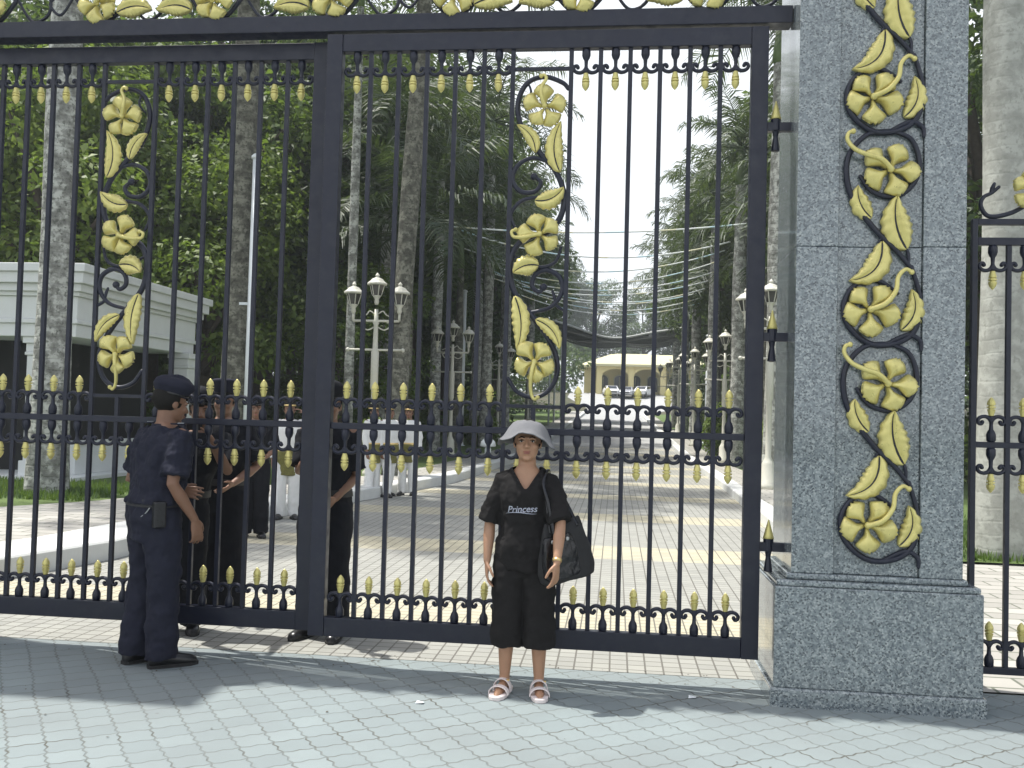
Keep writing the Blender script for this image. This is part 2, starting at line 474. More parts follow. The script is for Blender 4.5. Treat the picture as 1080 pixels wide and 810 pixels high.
def driveway_mat():
    k = NT('cream_square_pavers'); p = k.pos()
    br = k.n('TexBrick', {'offset': 0.0}, Vector=p, Color1=(0, 0, 0), Color2=(1, 1, 1), Mortar=(0.5, 0.5, 0.5), Scale=1.0,
             Mortar__Size=0.0062, Mortar__Smooth=0.2, Bias=0.0, Brick__Width=0.112, Row__Height=0.112)
    s = k.n('SeparateXYZ', _0=p); y = s.outputs[1]
    # grey cross bands over the cream blocks: tree shade painted into the paver colour
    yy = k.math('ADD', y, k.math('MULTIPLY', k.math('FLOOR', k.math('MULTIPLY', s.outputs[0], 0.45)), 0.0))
    shade_band = k.ramp(k.math('PINGPONG', k.math('ADD', yy, 0.4), 1.9), [(0.50, 0.0), (0.54, 1.0)])
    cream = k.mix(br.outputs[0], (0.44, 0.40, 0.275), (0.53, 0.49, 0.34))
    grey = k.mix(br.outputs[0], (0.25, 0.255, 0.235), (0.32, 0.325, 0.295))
    c = k.mix(shade_band, cream, grey)
    c = k.mix(k.math('MULTIPLY', k.ramp(k.noise(p, 1.3, 6, 0.6), [(0.3, 0.0), (0.75, 1.0)]), 0.45), c, (0.33, 0.325, 0.29))
    c = k.mix(k.math('MULTIPLY', k.noise(p, 60, 3), 0.25), c, (0.26, 0.25, 0.22))
    c = k.mix(k.math('MULTIPLY', br.outputs['Fac'], 0.95), c, (0.11, 0.105, 0.09))
    # beyond the paved apron the road is pale asphalt
    far = k.ramp(k.math('DIVIDE', y, 100.0), [(0.40, 0.0), (0.44, 1.0)])
    c = k.mix(far, c, k.mix(k.noise(p, 0.8, 5), (0.30, 0.31, 0.31), (0.40, 0.40, 0.39)))
    k.bsdf(Base__Color=c, Roughness=0.75, Normal=k.bump(k.math('SUBTRACT', k.math('MULTIPLY', k.noise(p, 120), 0.3), br.outputs['Fac']), 0.4, 0.004))
    return k.m
M['driveway'] = driveway_mat()

def walk_mat():
    k = NT('pinkish_footpath_pavers'); p = k.pos()
    br = k.n('TexBrick', {'offset': 0.5}, Vector=p, Color1=(0, 0, 0), Color2=(1, 1, 1), Mortar=(0.5, 0.5, 0.5), Scale=1.0,
             Mortar__Size=0.012, Mortar__Smooth=0.2, Bias=0.0, Brick__Width=0.42, Row__Height=0.24)
    c = k.mix(br.outputs[0], (0.30, 0.285, 0.255), (0.43, 0.41, 0.37))
    c = k.mix(k.math('MULTIPLY', k.noise(p, 2.5, 6), 0.4), c, (0.26, 0.27, 0.25))
    c = k.mix(br.outputs['Fac'], c, (0.12, 0.13, 0.10))
    k.bsdf(Base__Color=c, Roughness=0.8, Normal=k.bump(br.outputs['Fac'], -0.4, 0.006))
    return k.m
M['walk'] = walk_mat()

def rope_mat():
    k = NT('rope_light'); p = k.obj()
    s = k.n('SeparateXYZ', _0=p)
    f = k.math('PINGPONG', k.math('ADD', s.outputs[0], k.math('MULTIPLY', k.n('ObjectInfo').outputs['Random'], 5.0)), 1.6)
    c = k.ramp(k.math('DIVIDE', f, 1.6), [(0.0, (0.55, 0.74, 0.80)), (0.18, (0.52, 0.72, 0.80)), (0.24, (0.80, 0.84, 0.83)), (0.82, (0.80, 0.84, 0.83)), (0.88, (0.74, 0.72, 0.50)), (1.0, (0.74, 0.72, 0.52))])
    k.bsdf(Base__Color=c, Roughness=0.3)
    return k.m
M['rope'] = rope_mat()
# ------------------------------------------------------------------ ground, roads, kerbs
def interp(tab, x):
    return float(np.interp(x, [a for a, _ in tab], [b for _, b in tab]))
GZ = [(0, 0), (30, 0), (36, 0.06), (60, 0.75), (100, 2.0), (122, 4.7), (140, 5.2), (400, 6.0), (2000, 6.0)]
XL = [(5.87, -5.66), (7.7, -5.36), (9, -5.04), (13, -4.86), (14.4, -4.68), (18.2, -4.0), (21, -3.6), (37, -3.1), (104, -3.1), (116, -6), (200, -6)]
XR = [(5.87, 2.1), (14.7, 2.3), (22, 2.5), (28, 2.6), (100, 2.6), (116, 16), (200, 16)]
def gz(y): return interp(GZ, y)
def xl(y): return interp(XL, y)
def xr(y): return interp(XR, y)
YS = sorted(set([5.87, 7, 7.7, 9, 11, 12.6, 14.4, 17.3, 21, 24, 28, 30, 33, 36, 40, 45, 50, 55, 60, 70, 80, 90, 100, 104, 108, 112, 116, 122, 130, 140]))

def strip(name, fl, fr, ys, dz, mat, kind='structure'):
    g = Geo(); vs = []; fs = []
    for y in ys:
        vs += [(fl(y), y, gz(y) + dz), (fr(y), y, gz(y) + dz)]
    for i in range(len(ys) - 1):
        fs.append((2 * i, 2 * i + 1, 2 * i + 3, 2 * i + 2))
    g.add(vs, fs)
    return tag(g.build(name, mat), kind=kind)

# ground: one sheet out to the horizon
g = Geo()
gx = [-900, -300, -120, -60, -30, -12, 0, 12, 30, 60, 120, 300, 900]
gy = [-200, -40, 0, 5, 20, 30, 36, 48, 60, 80, 100, 111, 122, 140, 200, 400, 1000, 2000]
for y in gy:
    for x in gx: g.v.append((x, y, gz(y) - 0.03))
for i in range(len(gy) - 1):
    for j in range(len(gx) - 1):
        a = i * len(gx) + j
        g.f.append((a, a + 1, a + 1 + len(gx), a + len(gx)))
tag(g.build('ground', M['ground']), kind='structure')
g = Geo(); g.add([(-40, -25, 0), (40, -25, 0), (40, 5.87, 0), (-40, 5.87, 0)], [(0, 1, 2, 3)])
tag(g.build('forecourt', M['forecourt']), kind='structure')
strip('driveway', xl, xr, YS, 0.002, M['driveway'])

def kerb(name, edge, wid, side, h, ys):
    g = Geo(); rings = []
    for y in ys:
        e = edge(y); w = wid(y); z = gz(y)
        a, b = e, e + side * w
        rings.append([(a, y, z - 0.1), (a, y, z + h - 0.02), (a + side * 0.02, y, z + h), (b, y, z + h), (b, y, z - 0.1)])
    g.loft(rings)
    return tag(g.build(name, M['kerb']), kind='structure')
KY = [y for y in YS if 6.4 < y <= 100]
wl = lambda y: interp([(6, 0.85), (12, 0.75), (18, 0.4), (24, 0.3), (100, 0.3)], y)
wr = lambda y: 0.3
kerb('kerb_left', xl, wl, -1, 0.20, KY)
kerb('kerb_right', xr, wr, 1, 0.17, [11.3] + [y for y in KY if y > 11.3])
strip('side_path', lambda y: xr(y) - 0.001, lambda y: 14.0, [5.89, 8, 11.3], 0.004, M['walk'])
strip('footpath_left', lambda y: xl(y) - wl(y) - interp([(6, 6), (12, 1.9), (20, 1.0), (100, 1.2)], y), lambda y: xl(y) - wl(y), KY, 0.185, M['walk'])
strip('lawn_left', lambda y: -14.0, lambda y: xl(y) - wl(y) - interp([(6, 6), (12, 1.9), (20, 1.0), (100, 1.2)], y) + 0.002, [y for y in KY if y > 10.5], 0.17, M['lawn'])
strip('footpath_right', lambda y: xr(y) + wr(y), lambda y: xr(y) + wr(y) + 0.8, sorted(set([y for y in KY if y > 11.3] + [11.3])), 0.15, M['walk'])
strip('lawn_right', lambda y: xr(y) + wr(y) + 0.79, lambda y: 13.0, sorted([y for y in KY if y > 11.3] + [11.3]), 0.03, M['lawn'])

# ------------------------------------------------------------------ ironwork ornaments (flowers, leaves, vines)
def flower_geo(R, stamen=None, seed=0, petals=5, rot=0.0):
    """open five-petalled bloom facing -Y, centre at the origin; stamen is a list of (x, z, y) points"""
    rnd = random.Random(seed); g = Geo()
    for k in range(petals):
        a = rot + 2 * pi * k / petals + rnd.uniform(-0.1, 0.1)
        L = R * rnd.uniform(0.92, 1.06); W = R * rnd.uniform(0.40, 0.46)
        tilt = rnd.uniform(-0.12, 0.12)
        ns, nt = 12, 11; front = []; back = []
        for i in range(ns):
            s = i / (ns - 1)
            hw = W * float(np.interp(s, [0, .28, .5, .68, .84, .94, 1.0], [.15, .30, .72, 1.0, 1.0, .84, .50]))
            for j in range(nt):
                t = -1 + 2 * j / (nt - 1)
                al = L * (0.10 + 0.90 * s) - L * 0.17 * s ** 3 * abs(t) ** 3 + L * 0.045 * s ** 5 * cos(t * 9.0)
                x = al; z = hw * t
                h = R * (0.06 + 0.38 * sin(pi * (0.08 + 0.72 * s)) * (1 - 0.75 * t * t) + tilt * t - 0.05 * math.exp(-(t * 5) ** 2) * (0.3 + s))
                front.append((x * cos(a) - z * sin(a), -h - 0.004, x * sin(a) + z * cos(a)))
                back.append((x * cos(a) - z * sin(a), -max(0.0, h - R * 0.12), x * sin(a) + z * cos(a)))
        b = len(g.v); g.v += front + back; n = ns * nt
        for i in range(ns - 1):
            for j in range(nt - 1):
                p = b + i * nt + j
                g.f.append((p, p + 1, p + 1 + nt, p + nt)); g.f.append((n + p, n + p + nt, n + p + 1 + nt, n + p + 1))
        edge = [i * nt for i in range(ns)] + [(ns - 1) * nt + j for j in range(1, nt)] + [i * nt + nt - 1 for i in range(ns - 2, -1, -1)] + [j for j in range(nt - 2, 0, -1)]
        for i in range(len(edge)):
            p, q = edge[i], edge[(i + 1) % len(edge)]
            g.f.append((b + p, b + n + p, b + n + q, b + q))
    g.ell((0, -R * 0.28, 0), (R * 0.13, R * 0.13, R * 0.13), seg=10, rings=6)
    if stamen:
        n = len(stamen)
        g.tube([(x, y, z) for x, z, y in stamen], [R * (0.10 - 0.035 * i / (n - 1)) for i in range(n)], 8, 'round', smooth=5)
        x, z, y = stamen[-1]
        g.ell((x, y, z), (R * 0.10, R * 0.10, R * 0.10), seg=8, rings=6)
    return g

def leaf_geo(base, tip, width, bend=0.0, serr=6, yo=0.0, curl=0.25):
    """serrated leaf in the XZ plane facing -Y; returns (blade, midrib)"""
    g = Geo(); rib = Geo(); bx, bz = base; tx, tz = tip
    dx, dz = tx - bx, tz - bz; L = sqrt(dx * dx + dz * dz); nx, nz = -dz / L, dx / L
    ns, nt = 26, 9; front = []; back = []; line = []
    for i in range(ns):
        s = i / (ns - 1)
        off = bend * 4 * s * (1 - s) * L
        cx, cz = bx + dx * s + nx * off, bz + dz * s + nz * off
        ds = bend * 4 * (1 - 2 * s) * L
        ux, uz = dx + nx * ds, dz + nz * ds; ul = sqrt(ux * ux + uz * uz); px, pz = -uz / ul, ux / ul
        saw = (s * serr) % 1.0
        hw = width / 2 * max(0.03, sin(pi * min(1, s ** 0.85 * 0.97 + 0.03)) ** 0.75) * (0.84 + 0.34 * sin(pi * (saw * 0.8 + 0.1)))
        for j in range(nt):
            t = -1 + 2 * j / (nt - 1)
            h = width * (0.05 + 0.24 * sin(pi * abs(t) ** 0.8) * (0.5 + 0.5 * sin(pi * s)) + 0.05 * saw * abs(t)) + curl * width * s * s * 0.6
            front.append((cx + px * hw * t, yo - h - 0.006, cz + pz * hw * t))
            back.append((cx + px * hw * t, yo - max(0.0, curl * width * s * s * 0.6 - 0.002), cz + pz * hw * t))
        line.append((cx, yo - width * 0.06 - 0.006 - curl * width * s * s * 0.6, cz))
    g.v += front + back; n = ns * nt
    for i in range(ns - 1):
        for j in range(nt - 1):
            p = i * nt + j
            g.f.append((p, p + 1, p + 1 + nt, p + nt)); g.f.append((n + p, n + p + nt, n + p + 1 + nt, n + p + 1))
        for j in (0, nt - 1):
            p = i * nt + j; g.f.append((p, n + p, n + p + nt, p + nt))
    for r in (0, ns - 1):
        for j in range(nt - 1):
            p = r * nt + j; g.f.append((p, p + 1, n + p + 1, n + p))
    rib.tube(line[1:-2], [width * 0.085 * (1 - 0.6 * i / ns) for i in range(ns - 3)], 6, 'round')
    return g, rib

def put_leaf(parent, base, tip, width, bend=0.0, serr=6, yo=0.0, ox=(0, 0)):
    """a leaf part with its dark midrib as a sub-part"""
    b = (base[0] - ox[0], base[1] - ox[1]); t = (tip[0] - ox[0], tip[1] - ox[1])
    gl, gr = leaf_geo(b, t, width, bend, serr, yo)
    o = gl.build('leaf', M['gold'], parent, True, loc=(ox[0], 0, ox[1]))
    gr.build('midrib', M['gate'], o, True)
    return o

def vine_geo(pts, r, g=None, yo=0.0, taper=True, sm=6, ball=False):
    g = g or Geo(); n = len(pts)
    rad = [r * (1 if not taper else (0.72 + 0.28 * sin(pi * i / (n - 1)))) for i in range(n)]
    g.tube([(x, yo, z) for x, z in pts], rad, 10, 'round', smooth=sm)
    if ball: g.ell((pts[-1][0], yo, pts[-1][1]), (r * 1.5, r * 1.3, r * 1.5), seg=10, rings=6)
    return g

# ------------------------------------------------------------------ granite gate pillar
def make_pillar():
    P = empty('gate_pillar', (1.465, 5.73, 0), 'blue grey granite gate pillar with a climbing vine of gilded flowers on its front', 'pillar', 'granite pillars of the gate')
    D = 0.37                       # half depth of the plinth
    g = Geo(); g.box((-0.578, -D - 0.012, -0.05), (0.578, D + 0.012, 0.105))
    g.build('base_course', M['granite'], P, bevel=0.012)
    g = Geo(); g.box((-0.558, -D, 0.105), (0.558, D, 0.665))
    g.build('plinth', M['granite'], P, bevel=0.008)
    g = Geo()
    g.box((-0.548, -D + 0.008, 0.665), (0.548, D - 0.008, 0.70)); g.box((-0.49, -D + 0.04, 0.70), (0.49, D - 0.04, 0.735))
    g.build('moulding', M['granite'], P, bevel=0.012)
    # shaft: courses with a shallow recessed centre strip, hairline joints between the slabs
    zs = [0.735, 2.585, 4.45, 6.05]
    for a, b in zip(zs[:-1], zs[1:]):
        F = -D + 0.05
        for x0, x1, f in ((-0.462, -0.232, F), (0.232, 0.462, F), (-0.2305, 0.2305, F + 0.022)):
            g = Geo(); g.box((x0, f, a + 0.0015), (x1, 0.0, b - 0.0015))
            g.build('granite_slab', M['granite'], P, bevel=0.004)
        g = Geo(); g.box((-0.46, 0.001, a), (0.46, -F, b)); g.build('granite_slab', M['granite'], P, bevel=0.004)
    g = Geo()
    g.box((-0.52, -D, 6.05), (0.52, D, 6.14)); g.box((-0.58, -D - 0.05, 6.14), (0.58, D + 0.05, 6.30))
    g.lathe([(0.01, 6.3), (0.30, 6.3), (0.22, 6.36), (0.10, 6.40), (0.2, 6.52), (0.26, 6.65), (0.2, 6.8), (0.06, 6.88), (0.01, 6.98)], 24)
    g.build('cap', M['granite'], P, bevel=0.01)
    # bolt head on the plinth
    # vine: measured at one repeat of 1.212 m
    k = 1 / 180.5
    fy = -D + 0.05 + 0.022                      # face of the recessed strip
    vy = fy - 0.020
    def L(px, py, n=0):                         # a point of the ornament, in the pillar's own metres
        cx = 936 - (py - 0) * 0.0165
        return ((px - cx) * k, 0.836 + (590 - py) * k + n * 1.2077)
    v = Geo()
    for n in range(0, 5):
        q = lambda *pp: [L(x, y, n) for x, y in pp]
        # ring round the leftmost bloom, ending in a small horn
        if n < 5:
            vine_geo(q((958, 513), (966, 545), (962, 575), (945, 590), (918, 592), (896, 574), (892, 550), (905, 530), (925, 527), (944, 540)), 0.0165, v, vy)
            vine_geo(q((930, 594), (944, 586), (956, 582), (966, 588), (967, 597)), 0.014, v, vy)
        if n < 4:
            # ring round the bloom above it and the stem running down to the next repeat
            vine_geo(q((940, 373), (915, 377), (897, 398), (895, 425), (904, 450), (925, 478), (944, 497), (958, 515)), 0.0165, v, vy)
            vine_geo(q((938, 373), (958, 382), (966, 405), (960, 428), (942, 441), (920, 436), (908, 420)), 0.0155, v, vy)
            vine_geo(q((937, 485), (932, 480), (926, 488)), 0.009, v, vy); vine_geo(q((955, 512), (955, 500), (951, 490)), 0.010, v, vy)
    v.build('vine', M['gate'], P, True)
    R = 0.158
    st_a = [(0, 0, -0.05), (0.07, 0.03, -0.075), (0.125, 0.10, -0.07), (0.14, 0.18, -0.06), (0.18, 0.225, -0.055), (0.215, 0.21, -0.05)]
    st_b = [(0, 0, -0.05), (-0.06, 0.05, -0.075), (-0.13, 0.075, -0.07), (-0.20, 0.11, -0.06), (-0.24, 0.165, -0.05), (-0.235, 0.205, -0.05), (-0.21, 0.215, -0.05)]
    fa = flower_geo(R, st_a, 3, 5, 0.95).mesh('flower', M['gold'], True)
    fb = flower_geo(R, st_b, 8, 5, 2.5).mesh('flower', M['gold'], True)
    for n in range(0, 5):
        for me, (px, py) in ((fa, (917, 557)), (fb, (937, 414))):
            if n == 4 and me is fb: continue
            x, z = L(px, py, n)
            link('flower', me, P, (x, fy - 0.004, z))
        if n == 4: continue
        for (b, t, w, bd, sr) in (((953, 495), (943, 441), 0.150, 0.10, 6), ((929, 487), (896, 528), 0.125, 0.24, 6), ((919, 463), (905, 430), 0.10, 0.12, 4), ((948, 577), (957, 536), 0.10, -0.20, 5)):
            put_leaf(P, L(*b, n), L(*t, n), w, bd, sr, fy - 0.006, L(*b, n))
    return P

pillar = make_pillar()
pillar2 = copy_tree(pillar)
pillar2.location = (-5.20, 5.73, 0)
pillar2['label'] = 'granite gate pillar at the far left side, beside the left gate leaf'

# ------------------------------------------------------------------ gate leaves
def finial_meshes():
    """scrolled stem growing along +z from a rail, and the gilded tip that crowns it"""
    g = Geo()
    g.lathe([(0.019, 0.0), (0.0255, 0.008), (0.0265, 0.04), (0.021, 0.058), (0.0125, 0.072), (0.0105, 0.10), (0.012, 0.125), (0.018, 0.142), (0.012, 0.150)], 14)
    for s in (-1, 1):
        g.tube([(0, 0, 0.118), (0.013 * s, 0, 0.137), (0.035 * s, 0, 0.147), (0.060 * s, 0, 0.142), (0.074 * s, 0, 0.126), (0.071 * s, 0, 0.108), (0.056 * s, 0, 0.103), (0.050 * s, 0, 0.114)],
               [0.0125, 0.012, 0.0115, 0.011, 0.011, 0.0105, 0.0105, 0.0125], 10, 'round', (1.15, 1.0), smooth=4)
    a = g.mesh('finial', M['gate'], True)
    t = Geo()
    t.lathe([(0.008, 0.0), (0.014, 0.004), (0.018, 0.022), (0.0225, 0.038), (0.0225, 0.041), (0.0145, 0.0415), (0.0145, 0.0475), (0.0235, 0.048), (0.0240, 0.053), (0.0240, 0.058), (0.0150, 0.0585), (0.0150, 0.0645), (0.0230, 0.065), (0.0235, 0.074), (0.0200, 0.088), (0.012, 0.101), (0.005, 0.109), (0.001, 0.112)], 14)
    return a, t.mesh('gold_tip', M['gold'], False)
FIN, TIP = finial_meshes()
Z_B0, Z_B1, Z_M0, Z_M1, Z_T0, Z_T1 = 0.185, 0.300, 1.463, 1.503, 3.838, 3.948
Z_PT, Z_PB = 3.718, 1.634

def put_finial(parent, x, z, up):
    f = link('finial', FIN, parent, (x, 0, z))
    if not up: f.rotation_euler = (pi, 0, 0)
    t = link('gold_tip', TIP, f, (0, 0, 0.148))
    return f

# ornament traced in gate metres: u across (towards the meeting stile), z up
def W(px, py):
    cx = 135 - (py - 120) * 0.045
    return ((px - cx) / 158.0, 3.718 - (py - 82) / 162.7)

def make_leaf(name, loc, sgn, label):
    G = empty(name, loc, label, 'gate', 'two leaves of the main gate')
    wid, st = 2.722, 0.100
    X = lambda u: sgn * u
    def bx(n, u0, u1, z0, z1, hy=0.03, bev=0.004):
        g = Geo(); g.box((min(X(u0), X(u1)), -hy, z0), (max(X(u0), X(u1)), hy, z1)); return g.build(n, M['gate'], G, bevel=bev)
    bx('stile', 0, st, Z_B0, Z_T1, 0.035); bx('stile', wid - st, wid, Z_B0, Z_T1, 0.035)
    bx('bottom_rail', st, wid - st, Z_B0, Z_B1); bx('top_rail', st, wid - st, Z_T0, Z_T1)
    bx('middle_rail', st, wid - st, Z_M0, Z_M1, 0.019)
    pitch = (wid - 2 * st) / 14
    pc = st + pitch * 7
    for k in range(1, 14):
        u = st + pitch * k
        # bars stop at the rails
        segs = [(Z_B1, Z_M0), (Z_M1, Z_PB if k == 7 else Z_T0)]
        for a, b in segs:
            g = Geo(); g.box((-0.0135, -0.0135, a), (0.0135, 0.0135, b))
            g.build('bar', M['gate'], G, loc=(X(u), 0, 0), bevel=0.002)
    for z in (Z_PT, Z_PB): bx('panel_bar', pc - pitch + 0.0135, pc + pitch - 0.0135, z - 0.011, z + 0.011, 0.010, 0.002)
    for k in range(14):
        u = X(st + pitch * (k + 0.5))
        put_finial(G, u, Z_B1, True); put_finial(G, u, Z_M0, False)
        if k not in (6, 7):
            put_finial(G, u, Z_M1, True); put_finial(G, u, Z_T0, False)
    # flower panel
    def Q(px, py):
        u, z = W(px, py); return (X(pc + u), z)
    q = lambda *pp: [Q(*p) for p in pp]
    v = Geo()
    vine_geo(q((110, 102), (116, 96), (133, 90), (149, 95), (157, 110), (157, 128), (148, 150), (132, 168), (116, 186), (107, 208), (108, 230), (119, 246), (135, 251), (149, 261), (154, 280), (149, 305), (134, 325), (117, 346), (104, 368), (101, 388), (108, 405), (122, 412), (138, 407), (148, 394)), 0.0185, v)
    vine_geo(q((124, 176), (140, 172), (154, 180), (158, 194), (149, 206), (135, 206), (130, 197), (137, 191)), 0.0155, v, ball=True)
    vine_geo(q((118, 213), (133, 212), (148, 216), (157, 229), (152, 243)), 0.0125, v)
    vine_geo(q((133, 328), (112, 322), (102, 307), (105, 292), (118, 285), (129, 290), (131, 301), (124, 307), (120, 302)), 0.016, v, ball=True)
    vine_geo(q((109, 318), (104, 322), (99, 325)), 0.011, v); vine_geo(q((108, 316), (109, 311), (111, 306)), 0.011, v)
    vine_geo(q((150, 95), (146, 106), (153, 116)), 0.008, v)
    vine_geo(q((106, 262), (110, 276), (122, 282), (138, 279), (150, 272)), 0.012, v)
    vine_geo(q((137, 167), (139, 160), (143, 155)), 0.007, v)
    v.build('vine', M['gate'], G, True)
    def stam(pts):
        return [(X(1) * dx / 158.0, -dy / 162.7, -h) for dx, dy, h in pts]
    for i, (c, R, stm, rot) in enumerate((((131, 122), 0.137, ((0, 0, .04), (3, -9, .06), (3, -19, .05), (-1, -27, .04), (1, -31, .04), (4, -30, .04)), pi / 2),
                              ((127, 250), 0.137, ((0, 0, .04), (9, 3, .06), (18, 4, .05), (25, 3, .04), (27, -2, .04), (23, -4, .04)), 0.0 if sgn > 0 else pi),
                              ((123, 377), 0.137, ((0, 0, .04), (2, 10, .06), (3, 22, .05), (2, 32, .04), (-1, 37, .04), (-4, 35, .04)), -pi / 2))):
        x, z = Q(*c)
        f = flower_geo(R, stam(stm), 20 + i, 5, rot).build('flower', M['gold'], G, True, loc=(x, -0.012, z))
    for b, t, w, bd in (((112, 187), (114, 137), 0.10, -0.13), ((137, 167), (157, 140), 0.075, 0.16), ((134, 216), (107, 203), 0.105, 0.16), ((126, 281), (150, 289), 0.115, 0.14),
                        ((125, 335), (100, 364), 0.08, -0.16), ((147, 312), (141, 366), 0.10, -0.10)):
        B, T = Q(*b), Q(*t)
        put_leaf(G, B, T, w, bd * sgn, 7, -0.010, B)
    return G

leafR = make_leaf('gate_leaf', (0.862, 5.65, 0), -1, 'black iron gate leaf nearer the carved granite pillar, behind the woman')
leafL = make_leaf('gate_leaf', (-4.607, 5.77, 0), 1, 'black iron gate leaf beside the beret guard, set slightly farther back')
# drop bolt / lock box on the meeting stile and the hinges by the pillar
def hinge(z):
    H = Geo()
    H.box((-0.004, -0.022, z - 0.028), (0.185, 0.022, z + 0.024))
    H.lathe([(0.012, z - 0.15), (0.026, z - 0.145), (0.020, z - 0.10), (0.014, z - 0.06), (0.020, z - 0.03), (0.030, z - 0.025), (0.030, z + 0.045), (0.012, z + 0.05)], 14, (0.052, 0, 0))
    o = H.build('hinge', M['gate'], leafR, False, 0.003)
    c = Geo(); c.lathe([(0.010, z + 0.046), (0.033, z + 0.047), (0.029, z + 0.062), (0.016, z + 0.11), (0.004, z + 0.155), (0.001, z + 0.158)], 16, (0.052, 0, 0))
    c.build('gold_cone', M['gold'], o, True)
for z in (3.345, 2.085, 0.845): hinge(z)
g = Geo(); g.box((-2.80, -0.05, 1.36), (-2.62, -0.036, 1.60)); 

# ------------------------------------------------------------------ lintel with a flowering crest
def make_lintel():
    Lt = empty('gate_lintel', (-1.86, 5.68, 3.968), 'black iron beam above both gate leaves carrying a crest of gilded flowers', 'lintel')
    x0, x1 = -2.83, 2.86
    g = Geo(); g.box((x0, -0.06, 0), (x1, 0.06, 0.106)); g.build('beam', M['gate'], Lt, bevel=0.005)
    g = Geo(); g.box((x0, -0.02, 0.56), (x1, 0.02, 0.60)); g.build('crest_rail', M['gate'], Lt, bevel=0.004)
    T = 0.80; zc = 0.30; v = Geo(); n = int((x1 - x0) / T)
    pts = []
    m = 16
    for i in range(n * m + 1):
        x = x0 + 0.1 + (x1 - x0 - 0.2) * i / (n * m)
        pts.append((x, zc + 0.19 * cos(2 * pi * i / m)))
    vine_geo(pts, 0.015, v, sm=2, taper=False)
    step = (x1 - x0 - 0.2) / n
    for i in range(n):
        xa = x0 + 0.1 + step * i
        for s, zz in ((0.25, 1), (0.75, -1)):
            xm = xa + step * s
            d = 1 if zz > 0 else -1
            vine_geo([(xm - 0.02, zc), (xm + 0.10, zc + d * 0.17), (xm + 0.21, zc + d * 0.13), (xm + 0.22, zc + d * 0.02), (xm + 0.13, zc - d * 0.01)], 0.011, v, ball=True)
            vine_geo([(xm, zc), (xm - 0.09, zc - d * 0.13), (xm - 0.17, zc - d * 0.06), (xm - 0.12, zc + d * 0.0)], 0.010, v, ball=True)
    v.build('vine', M['gate'], Lt, True)
    fm = [flower_geo(0.135, [(0, 0, -.05), (.05, .05, -.07), (.10, .13, -.06), (.13, .16, -.05)], 40 + i, 5, i * 0.7).mesh('flower', M['gold'], True) for i in range(3)]
    for i in range(n):
        xa = x0 + 0.1 + step * i
        link('flower', fm[i % 3], Lt, (xa + step * 0.50, -0.03, 0.215))
        link('flower', fm[(i + 1) % 3], Lt, (xa + step * 0.98, -0.03, 0.40))
        low = ((0.30, 0.17), (0.02, 0.16), 0.125, -0.16) if i % 3 != 1 else ((0.66, 0.16), (0.97, 0.17), 0.125, 0.14)
        for b, t, w, bd in (low, ((0.24, 0.36), (0.40, 0.53), 0.10, 0.15), ((0.72, 0.36), (0.60, 0.53), 0.10, -0.15)):
            B = (xa + step * b[0], b[1]); Tp = (xa + step * t[0], t[1])
            put_leaf(Lt, B, Tp, w, bd, 7, -0.02, B)
    return Lt
make_lintel()

# ------------------------------------------------------------------ side gate right of the pillar
def make_side_gate():
    G = empty('side_gate', (2.05, 5.68, 0), 'lower black iron side gate to the right of the granite pillar', 'gate')
    wid = 1.30
    def bx(n, u0, u1, z0, z1, hy=0.018):
        g = Geo(); g.box((u0, -hy, z0), (u1, hy, z1)); return g.build(n, M['gate'], G, bevel=0.003)
    bx('stile', 0, 0.032, 0.14, 2.80); bx('stile', wid - 0.032, wid, 0.14, 2.80)
    bx('top_rail', 0.032, wid - 0.032, 2.765, 2.80); bx('upper_rail', 0.032, wid - 0.032, 2.645, 2.69)
    bx('middle_rail', 0.032, wid - 0.032, Z_M0, Z_M1 - 0.005, 0.014); bx('bottom_rail', 0.032, wid - 0.032, 0.165, 0.205)
    n = 7; p = (wid - 0.064) / n
    for k in range(1, n):
        for a, b in ((0.205, Z_M0), (Z_M1 - 0.005, 2.645)):
            g = Geo(); g.box((-0.0135, -0.0135, a), (0.0135, 0.0135, b)); g.build('bar', M['gate'], G, loc=(0.032 + p * k, 0, 0), bevel=0.002)
    for k in range(n):
        u = 0.032 + p * (k + 0.5)
        put_finial(G, u, 0.205, True); put_finial(G, u, Z_M0, False); put_finial(G, u, Z_M1 - 0.005, True); put_finial(G, u, 2.645, False)
    v = Geo()
    vine_geo([(0.15, 2.99), (0.11, 2.955), (0.065, 2.93), (0.05, 2.88), (0.09, 2.82), (0.18, 2.825), (0.28, 2.87), (0.42, 2.98), (0.60, 3.02), (0.78, 2.95), (0.95, 2.85), (1.10, 2.83), (1.16, 2.90), (1.10, 2.96)], 0.014, v, ball=True)
    vine_geo([(0.105, 2.955), (0.115, 2.985), (0.125, 3.01)], 0.013, v)
    v.build('crest_scroll', M['gate'], G, True)
    fl = flower_geo(0.12, None, 71, 5, 0.3).mesh('flower', M['gold'], True)
    link('flower', fl, G, (0.32, -0.02, 2.97)); link('flower', fl, G, (0.80, -0.02, 2.97))
    return G
make_side_gate()
